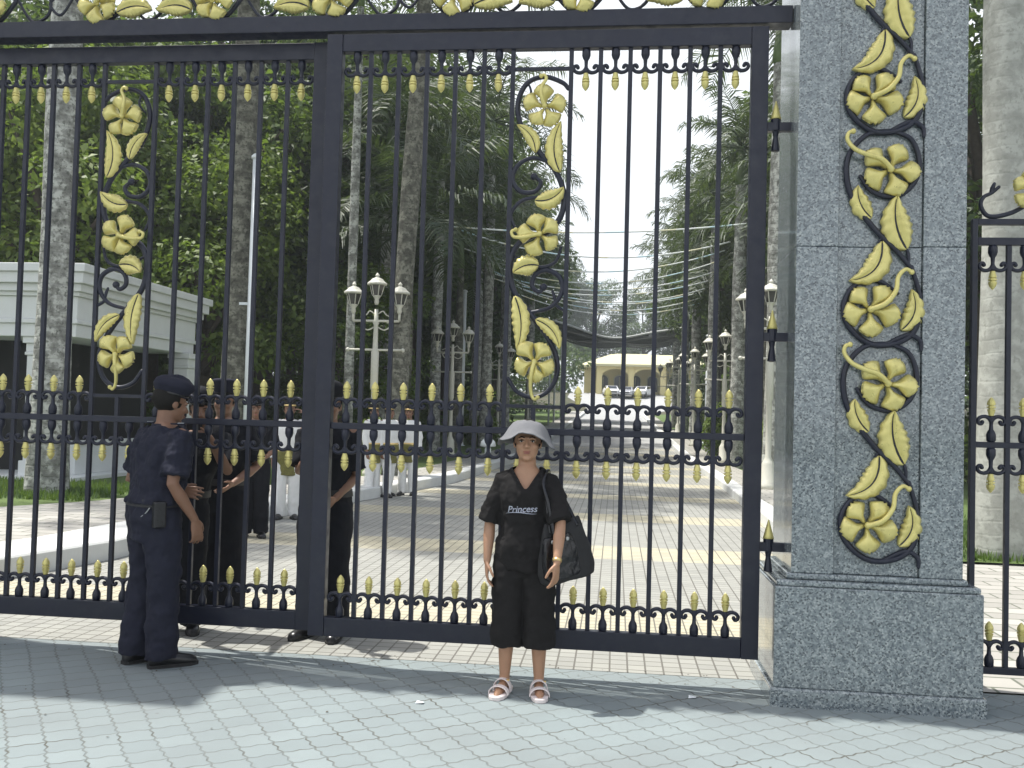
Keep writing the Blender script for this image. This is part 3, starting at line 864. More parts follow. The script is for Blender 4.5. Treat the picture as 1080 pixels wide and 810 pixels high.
# ------------------------------------------------------------------ guardhouse on the left
def make_guardhouse():
    x1, y0, y1 = -9.80, 15.9, 20.65
    B = empty('guardhouse', (x1, y0, 0), 'white classical guardhouse with a deep cornice and square columns, left behind the gate', 'guardhouse')
    xl_ = -7.0                                     # local left end
    L = y1 - y0
    st = M['white_stone']
    # entablature: stepped profile swept round front and side (butted boxes)
    g = Geo()
    for z0, z1, p in ((2.78, 3.02, 0.0), (3.02, 3.10, 0.05), (3.10, 3.52, 0.02), (3.52, 3.60, 0.08), (3.60, 3.74, 0.15), (3.74, 3.94, 0.24), (3.94, 4.09, 0.30)):
        g.box((xl_, -p, z0), (p, L + p, z1))
    g.build('entablature', st, B, bevel=0.012)
    g = Geo(); g.box((xl_, 0.5, 4.09), (-0.5, L - 0.5, 4.15)); g.build('parapet', st, B, bevel=0.01)
    for cx, cy in ((-0.80, 0.30), (-0.10, L - 0.28), (-2.9, 0.30), (-5.5, 0.30)):
        g = Geo()
        g.box((cx - 0.20, cy - 0.20, 0.50), (cx + 0.20, cy + 0.20, 2.44))
        g.box((cx - 0.25, cy - 0.25, 0.22), (cx + 0.25, cy + 0.25, 0.50))
        g.box((cx - 0.23, cy - 0.23, 2.44), (cx + 0.23, cy + 0.23, 2.50)); g.box((cx - 0.215, cy - 0.215, 2.50), (cx + 0.215, cy + 0.215, 2.66)); g.box((cx - 0.26, cy - 0.26, 2.66), (cx + 0.26, cy + 0.26, 2.78))
        g.build('column', st, B, bevel=0.01)
    # inner room set back behind the columns
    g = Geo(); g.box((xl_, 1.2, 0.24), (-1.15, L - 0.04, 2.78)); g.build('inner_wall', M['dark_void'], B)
    g = Geo(); g.box((-0.36, 0.50, 0.24), (-0.22, L - 0.52, 0.80)); g.box((-0.40, 0.50, 0.80), (-0.18, L - 0.52, 0.87)); g.build('low_wall', st, B, bevel=0.01)
    g = Geo(); g.box((xl_, -0.45, 0.0), (0.45, L + 0.3, 0.14)); g.box((xl_, -0.2, 0.14), (0.2, L + 0.15, 0.24)); g.build('steps', st, B, bevel=0.01)
    return B
make_guardhouse()

# ------------------------------------------------------------------ foliage
def quads_mesh(name, V, mat):
    """V: (n,4,3) array of leaf quads"""
    n = len(V)
    me = bpy.data.meshes.new(name)
    me.vertices.add(n * 4); me.loops.add(n * 4); me.polygons.add(n)
    me.vertices.foreach_set('co', V.reshape(-1).astype(np.float32))
    me.loops.foreach_set('vertex_index', np.arange(n * 4, dtype=np.int32))
    me.polygons.foreach_set('loop_start', np.arange(0, n * 4, 4, dtype=np.int32))
    me.polygons.foreach_set('loop_total', np.full(n, 4, dtype=np.int32))
    me.materials.append(mat)
    me.update(calc_edges=True)
    return me

def leaf_quads(rng, clumps, n, ln):
    """n pointed leaves spread through the clumps (cx,cy,cz,rx,ry,rz)"""
    C = np.array(clumps, float)
    w = (C[:, 3] * C[:, 4] * C[:, 5]) ** 0.67; w /= w.sum()
    idx = rng.choice(len(C), n, p=w)
    d = rng.normal(size=(n, 3)); d /= np.linalg.norm(d, axis=1)[:, None]
    r = rng.uniform(0.15, 1.0, n) ** 0.45 * rng.uniform(0.85, 1.12, n)
    p = C[idx, :3] + d * C[idx, 3:6] * r[:, None]
    nrm = d * 0.6 + rng.normal(size=(n, 3)) * 0.55 + np.array([0, 0, 0.55]); nrm /= np.linalg.norm(nrm, axis=1)[:, None]
    ax = rng.normal(size=(n, 3)) + np.array([0, 0, -0.5]) + d * 0.4
    ax -= nrm * (ax * nrm).sum(1)[:, None]; ax /= np.linalg.norm(ax, axis=1)[:, None]
    sd = np.cross(nrm, ax)
    l = ln * rng.uniform(0.6, 1.35, n)[:, None]; wd = l * rng.uniform(0.2, 0.34, n)[:, None]
    droop = nrm * l * 0.12
    return np.stack([p, p + ax * l * 0.5 + sd * wd + droop, p + ax * l, p + ax * l * 0.5 - sd * wd + droop], 1)

def tree_variant(seed, h, cr, nclump, nleaf, ln, mat):
    """returns trunk mesh and crown mesh of a broadleaf tree standing at the origin"""
    rng = np.random.default_rng(seed); rnd = random.Random(seed)
    g = Geo(); th = h * 0.32
    lean = [rnd.uniform(-0.3, 0.3) for _ in range(2)]
    g.tube([(0, 0, -0.3), (lean[0] * 0.2, lean[1] * 0.2, th * 0.5), (lean[0], lean[1], th)], [h * 0.026, h * 0.02, h * 0.017], 10, smooth=4)
    clumps = []
    for i in range(nclump):
        a = i * 2.4 + rnd.uniform(-0.4, 0.4); t = (i + 0.5) / nclump
        z = h * (0.30 + 0.62 * t); prof = sin(pi * min(1, 0.18 + 0.74 * t)) ** 0.7
        rr = cr * prof * sqrt(rnd.uniform(0.15, 1.0))
        s = cr * rnd.uniform(0.26, 0.42)
        c = (rr * cos(a), rr * sin(a), z)
        clumps.append((c[0], c[1], c[2], s * rnd.uniform(0.9, 1.4), s * rnd.uniform(0.9, 1.4), s * rnd.uniform(0.6, 0.9)))
        if i % 2 == 0:
            b = Vector((lean[0], lean[1], th + (z - th) * 0.25)) if z > th else Vector((0, 0, th * 0.8))
            e = Vector(c); mid = b.lerp(e, 0.5) + Vector((0, 0, h * 0.03))
            g.tube([b, mid, e], [h * 0.011, h * 0.007, h * 0.003], 6, smooth=3)
    return g.mesh('trunk', M['bark'], True), quads_mesh('crown', leaf_quads(rng, clumps, nleaf, ln), mat)

TV = [tree_variant(11, 17, 4.6, 26, 14500, 0.30, M['leaf_b']), tree_variant(12, 15, 4.2, 24, 13500, 0.28, M['leaf_a']),
      tree_variant(13, 18, 5.0, 28, 18000, 0.33, M['leaf_b']), tree_variant(14, 9, 3.0, 18, 12000, 0.19, M['leaf_c']),
      tree_variant(15, 7, 2.6, 16, 10000, 0.18, M['leaf_a'])]

def tree(x, y, var, s, label, group, rz=0.0, z=None, name='broadleaf_tree'):
    T = empty(name, (x, y, gz(y) if z is None else z), label, 'tree', group, rz)
    T.scale = (s, s, s)
    link('trunk', TV[var][0], T); link('crown', TV[var][1], T)
    return T

rng = random.Random(5)
GL = 'dense trees behind the driveway'
def many(xs, y, vs, smin, smax, label):
    for x in xs:
        tree(x + rng.uniform(-1.2, 1.2), y + rng.uniform(-1.2, 1.2), rng.choice(vs), rng.uniform(smin, smax), label, GL, rng.uniform(0, 6.28))
LB_L = 'leafy dark green tree in the thick wood left of the driveway'
LB_R = 'leafy dark green tree in the thick wood right of the driveway'
LB_F = 'tall tree on the rise behind the cream building'
many([-27, -21.5, -16.5, -13.2], 27, [0, 1], 0.9, 1.1, LB_L)
many([-31, -25, -19, -14.5, -10.5], 34, [0, 2, 1], 0.95, 1.15, LB_L)
many([-34, -28, -22.5, -17, -12, -8.8], 42, [0, 2], 1.0, 1.2, LB_L)
many([-38, -31, -24, -17.5, -12, -8.5], 51, [2, 0], 1.1, 1.3, LB_L)
many([-42, -33, -25, -18, -12, -8.5], 62, [2, 0], 1.1, 1.35, LB_L)
many([-46, -36, -27, -18, -11], 76, [2, 0], 1.05, 1.3, LB_L)
many([-20, -11], 92, [2, 0], 0.85, 1.0, LB_L)
many([9.5, 14, 20], 26, [1, 0], 0.8, 1.0, LB_R)
many([8.5, 13, 18.5], 35, [0, 2], 0.85, 1.05, LB_R)
many([8.2, 13.5, 20], 46, [2, 0], 0.9, 1.1, LB_R)
many([8.0, 14, 22], 58, [2, 0], 0.9, 1.1, LB_R)
many([8.5, 15, 24], 72, [2, 0], 0.9, 1.1, LB_R)
many([12, 20], 92, [0], 0.8, 0.95, LB_R)
for i, x in enumerate([-52, -43, -35, -27, -19, -11, -3, 4, 12, 20, 29, 38, 47]):
    tree(x + rng.uniform(-1.5, 1.5), 166 + rng.uniform(-3, 6), [0, 2][i % 2], (1.35 if x < 0 else 1.15 if x < 6 else 1.4) * rng.uniform(0.92, 1.06), LB_F, 'trees behind the far building', rng.uniform(0, 6))
for x, y, v, s, lab in ((-15.2, 23.5, 3, 1.25, 'bright green bushy tree just behind the guardhouse roof, left of the near lamp post'), (-11.6, 25.2, 3, 1.1, 'bright green bushy tree right of the guardhouse, behind the tall flagpole'),
                   (-21.5, 21.5, 4, 1.5, 'rounded tree behind the far left end of the guardhouse'), (-8.2, 27.5, 4, 0.9, 'small leafy tree between the near palm trunks and the three lantern lamp post')):
    tree(x, y, v, s, lab, None, rng.uniform(0, 6))

def mass(name, clumps, n, ln, mat, seed):
    return tag(link(name, quads_mesh(name, leaf_quads(np.random.default_rng(seed), clumps, n, ln), mat)), kind='stuff')
cl = []
for i in range(90):
    y = rng.uniform(25, 95); x = -xl(y) + rng.uniform(2.8, 9) if False else xl(y) - rng.uniform(4.2, 5.5 + y * 0.25)
    cl.append((x, y, gz(y) + rng.uniform(0.4, 1.3), rng.uniform(0.8, 1.8), rng.uniform(0.8, 1.8), rng.uniform(0.7, 1.5)))
for i in range(70):
    y = rng.uniform(24, 95); x = xr(y) + rng.uniform(3.2, 4 + y * 0.2)
    cl.append((x, y, gz(y) + rng.uniform(0.4, 1.3), rng.uniform(0.8, 1.8), rng.uniform(0.8, 1.8), rng.uniform(0.7, 1.5)))
wd = []
for i in range(150):
    y = rng.uniform(48, 112); x = xl(y) - rng.uniform(5.5, 9 + y * 0.55)
    wd.append((x, y, gz(y) + rng.uniform(0.6, 7.5), rng.uniform(1.6, 3.2), rng.uniform(1.6, 3.2), rng.uniform(1.4, 2.6)))
for i in range(90):
    y = rng.uniform(44, 112); x = xr(min(y, 100)) + rng.uniform(4.5, 8 + y * 0.35)
    wd.append((x, y, gz(y) + rng.uniform(0.6, 7.0), rng.uniform(1.6, 3.2), rng.uniform(1.6, 3.2), rng.uniform(1.4, 2.6)))
for i in range(60):
    wd.append((rng.choice([-1, 1]) * rng.uniform(9, 40) + 4, rng.uniform(118, 150), gz(130) + rng.uniform(0, 7), rng.uniform(2, 4), rng.uniform(2, 4), rng.uniform(1.5, 3)))
tag(mass('woodland', wd, 70000, 0.62, M['leaf_b'], 4), 'deep dark wood behind the trees on both sides of the driveway', 'woodland')
tag(mass('undergrowth', cl, 34000, 0.34, M['leaf_a'], 3), 'low tangled undergrowth below the trees on both sides of the driveway', 'undergrowth')

# clipped shrubs beside the road
def shrub_mesh(seed, r, h, n, ln, mat):
    cl = [(0, 0, h * 0.5, r, r, h * 0.5)] + [(r * 0.4 * cos(a), r * 0.4 * sin(a), h * t, r * 0.75, r * 0.75, h * 0.28) for a, t in ((0.5, .3), (2.4, .5), (4.2, .7), (5.5, .85))]
    return quads_mesh('foliage', leaf_quads(np.random.default_rng(seed), cl, n, ln), mat)
SH = [shrub_mesh(1, 0.62, 1.9, 3500, 0.13, M['leaf_c']), shrub_mesh(2, 0.8, 1.1, 3200, 0.15, M['leaf_c'])]
def shrub(x, y, k, label, s=1.0):
    T = empty('clipped_shrub', (x, y, gz(y) + 0.12), label, 'shrub')
    link('foliage', SH[k], T); T.scale = (s, s, s)
    g = Geo(); g.tube([(0, 0, -0.1), (0.02, 0, 0.3), (0, 0.02, 0.7)], 0.035, 6); g.build('stem', M['bark'], T, True)
shrub(4.55, 26.5, 0, 'tall clipped green shrub right of the road, just left of the gate leaf right stile')
shrub(3.75, 34.5, 0, 'second tall clipped shrub right of the road, farther than the first')
shrub(-5.6, 38.5, 1, 'low round shrub behind the cut palm trunk left of the road')
shrub(-6.4, 24.0, 1, 'low round shrub at the foot of the leaning palm left of the road')
shrub(5.9, 21.5, 1, 'low round shrub behind the palm trunk seen past the right gate stile', 1.2)
shrub(8.1, 125, 0, 'large green bush in front of the arched windows of the cream building', 1.7)
shrub(11.3, 126, 1, 'wide green bush at the right end of the cream building', 2.0)

# ------------------------------------------------------------------ palms
def crown_mesh(seed, nf=17, L=3.3):
    rng = np.random.default_rng(seed); Q = []; g = Geo()
    for k in range(nf):
        az = 2 * pi * k * 0.382 + rng.uniform(-0.2, 0.2)
        el = radians(82 - 105 * (k / (nf - 1)) + rng.uniform(-6, 6))
        l = L * rng.uniform(0.85, 1.1)
        pts = []; p = np.zeros(3); e = el; step = l / 14
        for i in range(15):
            pts.append(p.copy())
            p = p + step * np.array([cos(az) * cos(e), sin(az) * cos(e), sin(e)])
            e -= radians(2.5 + 6.0 * (i / 14)) * (1.25 if el > 0 else 0.8); e = max(e, radians(-88))
        pts = np.array(pts)
        g.tube([tuple(q) for q in pts[::2]], [0.035, 0.03, 0.026, 0.022, 0.018, 0.013, 0.009, 0.005], 5)
        side = np.array([-sin(az), cos(az), 0.0])
        for i in range(40):
            t = 0.12 + 0.87 * i / 39; f = t * 14; a = int(min(f, 13)); q = pts[a] + (pts[a + 1] - pts[a]) * (f - a)
            tg = pts[a + 1] - pts[a]; tg /= np.linalg.norm(tg)
            upv = np.cross(side, tg); upv = upv if upv[2] > 0 else -upv
            ll = l * 0.27 * (sin(pi * (0.15 + 0.8 * t)) ** 0.6) * rng.uniform(0.85, 1.12)
            for s in (-1, 1):
                d = side * s * 0.85 + tg * 0.55 + upv * rng.uniform(-0.25, 0.45); d /= np.linalg.norm(d)
                m = q + d * ll * 0.5; d2 = d + np.array([0, 0, -0.75]); d2 /= np.linalg.norm(d2); e2 = m + d2 * ll * 0.55
                w = tg * 0.026 + rng.normal(size=3) * 0.006
                Q.append([q - w * .6, q + w * .6, m + w, m - w]); Q.append([m - w, m + w, e2 + w * 0.15, e2 - w * 0.15])
    V = np.array(Q)
    b = g.v; me = Geo(); me.v = [tuple(x) for x in V.reshape(-1, 3)]; n = len(V); me.f = [(4 * i, 4 * i + 1, 4 * i + 2, 4 * i + 3) for i in range(n)]
    me.add(g.v, g.f)
    return me.mesh('crown', M['frond'], False, fix=False)
PC = [crown_mesh(31), crown_mesh(32, 19, 3.0), crown_mesh(33, 16, 3.6)]

def palm(x, y, h, r, label, v=0, cs=1.0, crown=True, lean=(0, 0), group='royal palms along the driveway', name='royal_palm', bark='palm_bark'):
    zb = gz(y) + (0.14 if -14 < x < 0 else 0.02)
    T = empty(name, (x, y, zb), label, 'palm tree', group)
    g = Geo(); n = 14
    pts = [(lean[0] * (i / n) ** 1.4, lean[1] * (i / n) ** 1.4, -0.1 + (h + 0.1) * i / n) for i in range(n + 1)]
    rad = [r * (1.25 - 0.25 * min(1, i / 1.5)) * (1 + 0.06 * sin(i * 0.9)) * (1 - 0.28 * (i / n) ** 2) for i in range(n + 1)]
    g.tube(pts, rad, 18, smooth=3)
    g.build('trunk', M[bark], T, True)
    if crown:
        c = Geo(); c.lathe([(r * 0.72, 0), (r * 0.85, 0.15), (r * 0.62, 0.7), (r * 0.35, 1.3), (r * 0.1, 1.5)], 14)
        c.build('crownshaft', M['crownshaft'], T, True, loc=(lean[0], lean[1], h))
        o = link('crown', PC[v % 3], T, (lean[0], lean[1], h + 1.25)); o.scale = (cs, cs, cs); o.rotation_euler = (0, 0, x * 3.1 + y)
    return T
palm(-8.85, 13.75, 10.5, 0.27, 'thick lichen spotted palm trunk at far left, in front of the guardhouse', 0, 1.25)
palm(-7.3, 17.2, 11.5, 0.265, 'grey ringed palm trunk just left of the tall white flagpole', 1, 1.2, bark='palm_bark_brown')
palm(-4.85, 20.2, 11.0, 0.225, 'leaning palm trunk behind the three lantern lamp post on the left', 2, 1.1, lean=(0.35, 0.2), bark='palm_bark_brown')
palm(-6.3, 27.5, 5.9, 0.17, 'short palm with dark hanging fronds between the lamp post rows on the left', 0, 1.2, bark='palm_bark_brown')
palm(-6.1, 35.5, 7.0, 0.17, 'short palm with hanging fronds in front of the cut palm trunks', 2, 1.2, bark='palm_bark_brown')
palm(-7.2, 24.5, 12.5, 0.13, 'thin pale palm trunk left of the three lantern lamp post', 0, 0.9)
palm(-6.6, 33.5, 10.0, 0.21, 'slim palm trunk between the leaning palm and the short white flagpole', 1, 1.1)
palm(-5.6, 46.0, 10.6, 0.24, 'palm left of the road whose fronds meet the gap of sky', 2, 1.25)
palm(-5.2, 37.0, 12.0, 0.22, 'tall palm left of the road, second from the gap of sky', 0, 1.25)
palm(-5.3, 57.0, 10.0, 0.24, 'distant palm left of the road beside the shade nets', 1, 1.2)
palm(-7.4, 29.0, 9.4, 0.22, 'palm with low drooping fronds behind the near lamp post', 1, 1.2)
for px, py, h, lab in ((-6.15, 40.5, 8.4, 'bare topped pale trunk holding the left ends of the rope lights'), (-5.1, 42.5, 7.6, 'shorter bare topped trunk nearer the road, left of the carved pillar leaves')):
    palm(px, py, h, 0.24, lab, crown=False, group='cut palm trunks holding the rope lights', name='cut_palm_trunk')
palm(4.66, 11.85, 11.0, 0.275, 'thick pale palm trunk behind the side gate, right of the granite pillar', 0, 1.2, bark='palm_bark_pale')
palm(3.80, 22.75, 10.2, 0.27, 'palm trunk seen between the gate stile and the granite pillar', 2, 0.85)
palm(3.95, 31.0, 9.3, 0.25, 'palm right of the road behind the second right lamp post', 1, 0.88)
palm(4.0, 39.5, 9.6, 0.25, 'third palm of the row right of the road', 0, 0.9)
palm(4.0, 48.0, 9.8, 0.25, 'fourth palm of the row right of the road', 2, 0.95)
palm(4.1, 57.0, 9.6, 0.25, 'fifth palm of the row right of the road', 1, 1.05)
palm(4.2, 67.0, 9.0, 0.25, 'last palm of the row right of the road, nearest the building', 0, 1.3)
palm(5.5, 24.6, 6.3, 0.2, 'short palm right of the road whose fronds fill the space beside the gate stile', 2, 0.95, bark='palm_bark_brown')
palm(5.3, 33.6, 7.0, 0.2, 'short palm right of the road between the second and third of the row', 0, 1.1, bark='palm_bark_brown')
palm(5.4, 44.0, 7.4, 0.2, 'short palm right of the road between the third and fourth of the row', 1, 1.35, bark='palm_bark_brown')
palm(5.6, 52.5, 7.6, 0.2, 'short palm right of the road between the fourth and fifth of the row', 2, 1.35, bark='palm_bark_brown')
palm(6.6, 27.0, 8.2, 0.22, 'palm set back right of the road with fronds hanging low', 1, 1.3)
palm(6.4, 36.0, 8.6, 0.22, 'palm set back right of the road, behind the third of the row', 2, 1.3)

# ------------------------------------------------------------------ lamp posts, flagpoles
def lantern_meshes():
    a = Geo()
    a.lathe([(0.035, -0.02), (0.055, 0.03), (0.045, 0.10), (0.085, 0.16), (0.10, 0.18), (0.03, 0.185)], 12)
    cup = a.mesh('lantern', M['lamp_cream'], True)
    b = Geo(); b.lathe([(0.098, 0.185), (0.165, 0.42), (0.02, 0.422)], 6); gl = b.mesh('glass', M['lamp_glass'])
    c = Geo(); c.lathe([(0.17, 0.41), (0.225, 0.42), (0.225, 0.45), (0.16, 0.50), (0.12, 0.55), (0.05, 0.58), (0.035, 0.60), (0.05, 0.63), (0.03, 0.66), (0.005, 0.69)], 12)
    for k in range(6):
        t = k * pi / 3; c.tube([(0.10 * cos(t), 0.10 * sin(t), 0.185), (0.167 * cos(t), 0.167 * sin(t), 0.42)], 0.010, 5)
    return cup, gl, c.mesh('lantern_roof', M['lamp_cream'], False)
LAN = lantern_meshes()
def lamp_post(x, y, label, rz=0.0):
    T = empty('lamp_post', (x, y, gz(y) + 0.13), label, 'lamp post', 'cream lamp posts along the driveway', rz)
    g = Geo()
    g.lathe([(0.20, 0), (0.20, 0.12), (0.15, 0.16), (0.14, 0.55), (0.11, 0.60), (0.065, 0.70), (0.06, 1.9), (0.085, 1.95), (0.088, 2.75), (0.06, 2.82), (0.05, 3.35), (0.075, 3.40), (0.05, 3.46), (0.04, 3.70)], 14)
    g.build('post', M['lamp_cream'], T, True)
    g = Geo(); g.tube([(-0.60, 0, 2.80), (0.60, 0, 2.80)], 0.026, 8); g.ell((-0.62, 0, 2.8), (0.045, 0.045, 0.045)); g.ell((0.62, 0, 2.8), (0.045, 0.045, 0.045)); g.build('banner_arm', M['lamp_cream'], T, True)
    g = Geo(); g.tube([(-0.52, 0, 3.44), (0.52, 0, 3.44)], 0.028, 8)
    for s in (-1, 1):
        g.tube([(0.05 * s, 0, 3.30), (0.18 * s, 0, 3.24), (0.30 * s, 0, 3.30), (0.32 * s, 0, 3.40), (0.24 * s, 0, 3.40)], 0.016, 6, smooth=4)
        g.tube([(0.05 * s, 0, 3.60), (0.15 * s, 0, 3.66), (0.22 * s, 0, 3.58), (0.35 * s, 0, 3.52)], 0.014, 6, smooth=4)
        g.tube([(0.52 * s, 0, 3.44), (0.52 * s, 0, 3.62)], 0.03, 8)
    g.build('lantern_arm', M['lamp_cream'], T, True)
    for lx, lz in ((-0.52, 3.62), (0.52, 3.62), (0, 3.82)):
        o = link('lantern', LAN[0], T, (lx, 0, lz)); link('glass', LAN[1], o); link('lantern_roof', LAN[2], o)
    return T
for x, y, lab in ((-5.3, 20.0, 'cream three lantern lamp post left of the road, nearest of its row'), (-5.35, 30.0, 'cream lamp post left of the road, second of its row, beside the short flagpole'),
                  (-5.2, 41.0, 'cream lamp post left of the road, third of its row'), (-4.9, 52.0, 'cream lamp post left of the road, fourth of its row'),
                  (3.25, 20.3, 'cream lamp post right of the road, its lantern above the middle hinge'), (3.62, 31.8, 'cream lamp post right of the road, left of the right gate stile'),
                  (3.5, 42.5, 'cream lamp post right of the road, third of its row'), (3.5, 53.0, 'cream lamp post right of the road, fourth of its row'), (3.5, 64.0, 'cream lamp post right of the road, farthest of its row')):
    lamp_post(x, y, lab)

def flagpole(x, y, h, r, label):
    T = empty('flagpole', (x, y, gz(y) + 0.1), label, 'flagpole', 'white flagpoles beside the driveway')
    g = Geo(); g.lathe([(r, -0.1), (r, h * 0.45), (r * 0.98, h * 0.45 + 0.01), (r * 0.9, h)], 14); g.build('pole', M['pole_white'], T, True)
    g = Geo(); g.lathe([(r * 1.25, h), (r * 1.3, h + 0.05), (r * 0.8, h + 0.09), (0.01, h + 0.11)], 14); g.build('pole_cap', M['pole_white'], T, True)
    g = Geo(); g.box((-r - 0.16, -0.02, h * 0.55), (-r, 0.02, h * 0.55 + 0.05)); g.build('cleat', M['pole_white'], T)
    g = Geo(); g.lathe([(0.22, -0.05), (0.22, 0.06), (0.12, 0.10), (0.10, 0.25), (r, 0.26)], 14); g.build('base', M['pole_white'], T, True)
flagpole(-6.95, 17.0, 6.25, 0.075, 'tall white flagpole near the gate, right of the grey palm trunk')
flagpole(-6.25, 37.5, 6.35, 0.09, 'short looking white flagpole left of the road beside the cut palm trunk')
flagpole(4.2, 31.5, 5.55, 0.085, 'white flagpole right of the road, close to the right gate stile')
flagpole(4.4, 46.0, 5.2, 0.085, 'white flagpole right of the road, farther along the palm row')
# white capped bollard light behind the woman
B = empty('bollard_light', (-3.55, 26.0, 0.15), 'white domed bollard light beyond the gate, just left of the woman', 'bollard light')
g = Geo(); g.lathe([(0.09, 0), (0.09, 0.45), (0.07, 0.5), (0.07, 0.52)], 14); g.build('post', M['pole_white'], B, True)
g = Geo(); g.lathe([(0.20, 0.52), (0.23, 0.54), (0.20, 0.66), (0.12, 0.74), (0.01, 0.77)], 16); g.build('dome', M['pole_white'], B, True)

# ------------------------------------------------------------------ rope lights and shade nets across the road
for i, (y, zl, zr, sag, xl_, xr_) in enumerate(((29.0, 7.55, 7.65, 0.25, -5.65, 3.9), (32.5, 7.35, 7.2, 0.75, -5.6, 3.8), (35, 7.15, 7.35, 0.85, -5.9, 3.9), (37, 7.2, 7.3, 1.0, -6.1, 3.9), (38.5, 7.05, 7.1, 0.9, -6.15, 3.9),
                                           (40, 7.0, 6.95, 0.8, -6.2, 3.8), (40.6, 7.5, 6.7, 1.1, -6.15, 3.7), (42, 6.95, 6.75, 0.8, -5.4, 3.7), (43, 7.1, 6.6, 0.95, -5.3, 3.7), (44, 6.8, 6.5, 0.85, -5.2, 3.8))):
    g = Geo(); n = 26
    if i: zl += 0.75; zr += 0.55
    pts = [(xl_ + (xr_ - xl_) * t / n, 0, zl + (zr - zl) * t / n - sag * 4 * (t / n) * (1 - t / n)) for t in range(n + 1)]
    g.tube(pts, 0.026, 6)
    o = g.build('rope_light', M['rope'], None, True, loc=(0, y, 0))
    tag(o, 'pale rope light strung in a sagging line across the road between the palms', 'rope light', 'rope lights strung across the road')
    if i == 0: tag(o, 'highest rope light across the road, nearly straight, ending at the gilded flower panel')

def net(x0, x1, y0, y1, z0, z1, sag, label):
    T = empty('shade_net', ((x0 + x1) / 2, y0, 0), label, 'shade net')
    cx = (x0 + x1) / 2; nx, ny = 16, 6
    def P(i, j, dz=0.0):
        u, v = i / nx, j / ny
        return (x0 + (x1 - x0) * u - cx, (y1 - y0) * v, z0 + (z1 - z0) * v - sag * 4 * u * (1 - u) * (1 - 0.35 * v) - 0.3 * sin(pi * v) + 0.12 * sin(u * 11 + v * 3) + dz)
    g = Geo()
    top = [P(i, j) for j in range(ny + 1) for i in range(nx + 1)]; bot = [P(i, j, -0.03) for j in range(ny + 1) for i in range(nx + 1)]
    n = len(top); g.v = top + bot
    for j in range(ny):
        for i in range(nx):
            a = j * (nx + 1) + i; g.f.append((a, a + 1, a + nx + 2, a + nx + 1)); g.f.append((n + a, n + a + nx + 1, n + a + nx + 2, n + a + 1))
    g.build('net', M['net'], T, True)
    for j in (0, ny):
        e = Geo(); e.tube([P(i, j) for i in range(nx + 1)], 0.075, 6); e.build('edge_rope', M['net_edge'], T, True)
    for sx, j in ((0, 0), (nx, 0), (0, ny), (nx, ny)):
        p = P(sx, j); e = Geo(); e.tube([(p[0], p[1], gz(y0 + p[1]) - 0.1), p], 0.06, 8); e.build('support_pole', M['pole_white'], T, True)
net(-4.3, 4.9, 60, 65, 7.8, 7.3, 1.0, 'dark shade net over the road with a sagging pale edge, nearer of two')
net(-4.6, 5.2, 70, 78, 8.1, 8.0, 0.8, 'grey shade net over the road, the lower and farther of two')

# ------------------------------------------------------------------ the cream building at the top of the drive
def make_building():
    Y0 = 128; zb = gz(Y0)
    B = empty('cream_building', (4.6, Y0, zb), 'long low cream building with a pale hipped roof and wide porch up the drive', 'building')
    w = M['cream_wall']
    def roof(n, x0, x1, y0, y1, ze, zr, ov, ins):
        g = Geo(); a0, a1, b0, b1 = x0 - ov, x1 + ov, y0 - ov, y1 + ov; ym = (b0 + b1) / 2
        lo = [(a0, b0, ze), (a1, b0, ze), (a1, b1, ze), (a0, b1, ze)]; fa = [(x, y, z + 0.28) for x, y, z in lo]
        rd = [(a0 + ins, ym, zr), (a1 - ins, ym, zr)]
        g.add(lo + fa + rd, [(3, 2, 1, 0), (0, 1, 5, 4), (1, 2, 6, 5), (2, 3, 7, 6), (3, 0, 4, 7), (4, 5, 9, 8), (5, 6, 9), (6, 7, 8, 9), (7, 4, 8)])
        return g.build(n, M['cream_roof'], B)
    # main block
    g = Geo(); g.box((-9, 0.0, -0.5), (14, 9, 3.5)); g.build('wall', w, B)
    roof('roof', -9, 14, 0, 9, 3.5, 5.7, 0.9, 4.5)
    # porch with arches over the drive
    px0, px1, pd = -7.2, 1.8, -7.0
    roof('porch_roof', px0, px1, pd, -0.95, 3.35, 5.2, 0.6, 3.0)
    for x in (px0 + 0.4, -2.7, px1 - 0.4):
        g = Geo(); g.box((x - 0.35, pd, -0.4), (x + 0.35, pd + 0.7, 3.35)); g.build('porch_column', w, B, bevel=0.03)
    for xa, xb in ((px0 + 0.75, -3.05), (-2.35, px1 - 0.75)):
        poly = [(xa, 3.34), (xa, 2.0)]; c = (xa + xb) / 2; r = (xb - xa) / 2
        poly = [(xa, 3.34)] + [(c + r * cos(pi - t * pi / 12), 2.05 + 1.0 * sin(t * pi / 12)) for t in range(13)] + [(xb, 3.34)]
        g = Geo(); g.prism(poly, 'y', pd + 0.12, pd + 0.55); g.build('porch_arch', w, B)
    for x, wd in ((-6.4, 1.5), (-4.2, 1.5), (-2.0, 1.5), (0.3, 1.5), (3.0, 1.1), (4.8, 1.1), (7.0, 1.6), (9.6, 1.6), (12.2, 1.4)):
        h = wd / 2
        poly = [(x - h, 0.35), (x + h, 0.35)] + [(x + h * cos(t * pi / 8), 1.95 + h * 0.8 * sin(t * pi / 8)) for t in range(9)]
        g = Geo(); g.prism(poly, 'y', -0.02, 0.06); f = g.build('window', M['car_glass'], B)
        e = Geo(); out = [(x + h * cos(t * pi / 10), -0.06, 1.95 + h * 0.8 * sin(t * pi / 10)) for t in range(11)]
        e.tube([(x + h, -0.06, 0.35)] + out + [(x - h, -0.06, 0.35)], 0.09, 6); e.box((x - 0.03, -0.05, 0.36), (x + 0.03, -0.025, 2.3))
        e.build('window_frame', M['cream_roof'], f)
    return B
make_building()

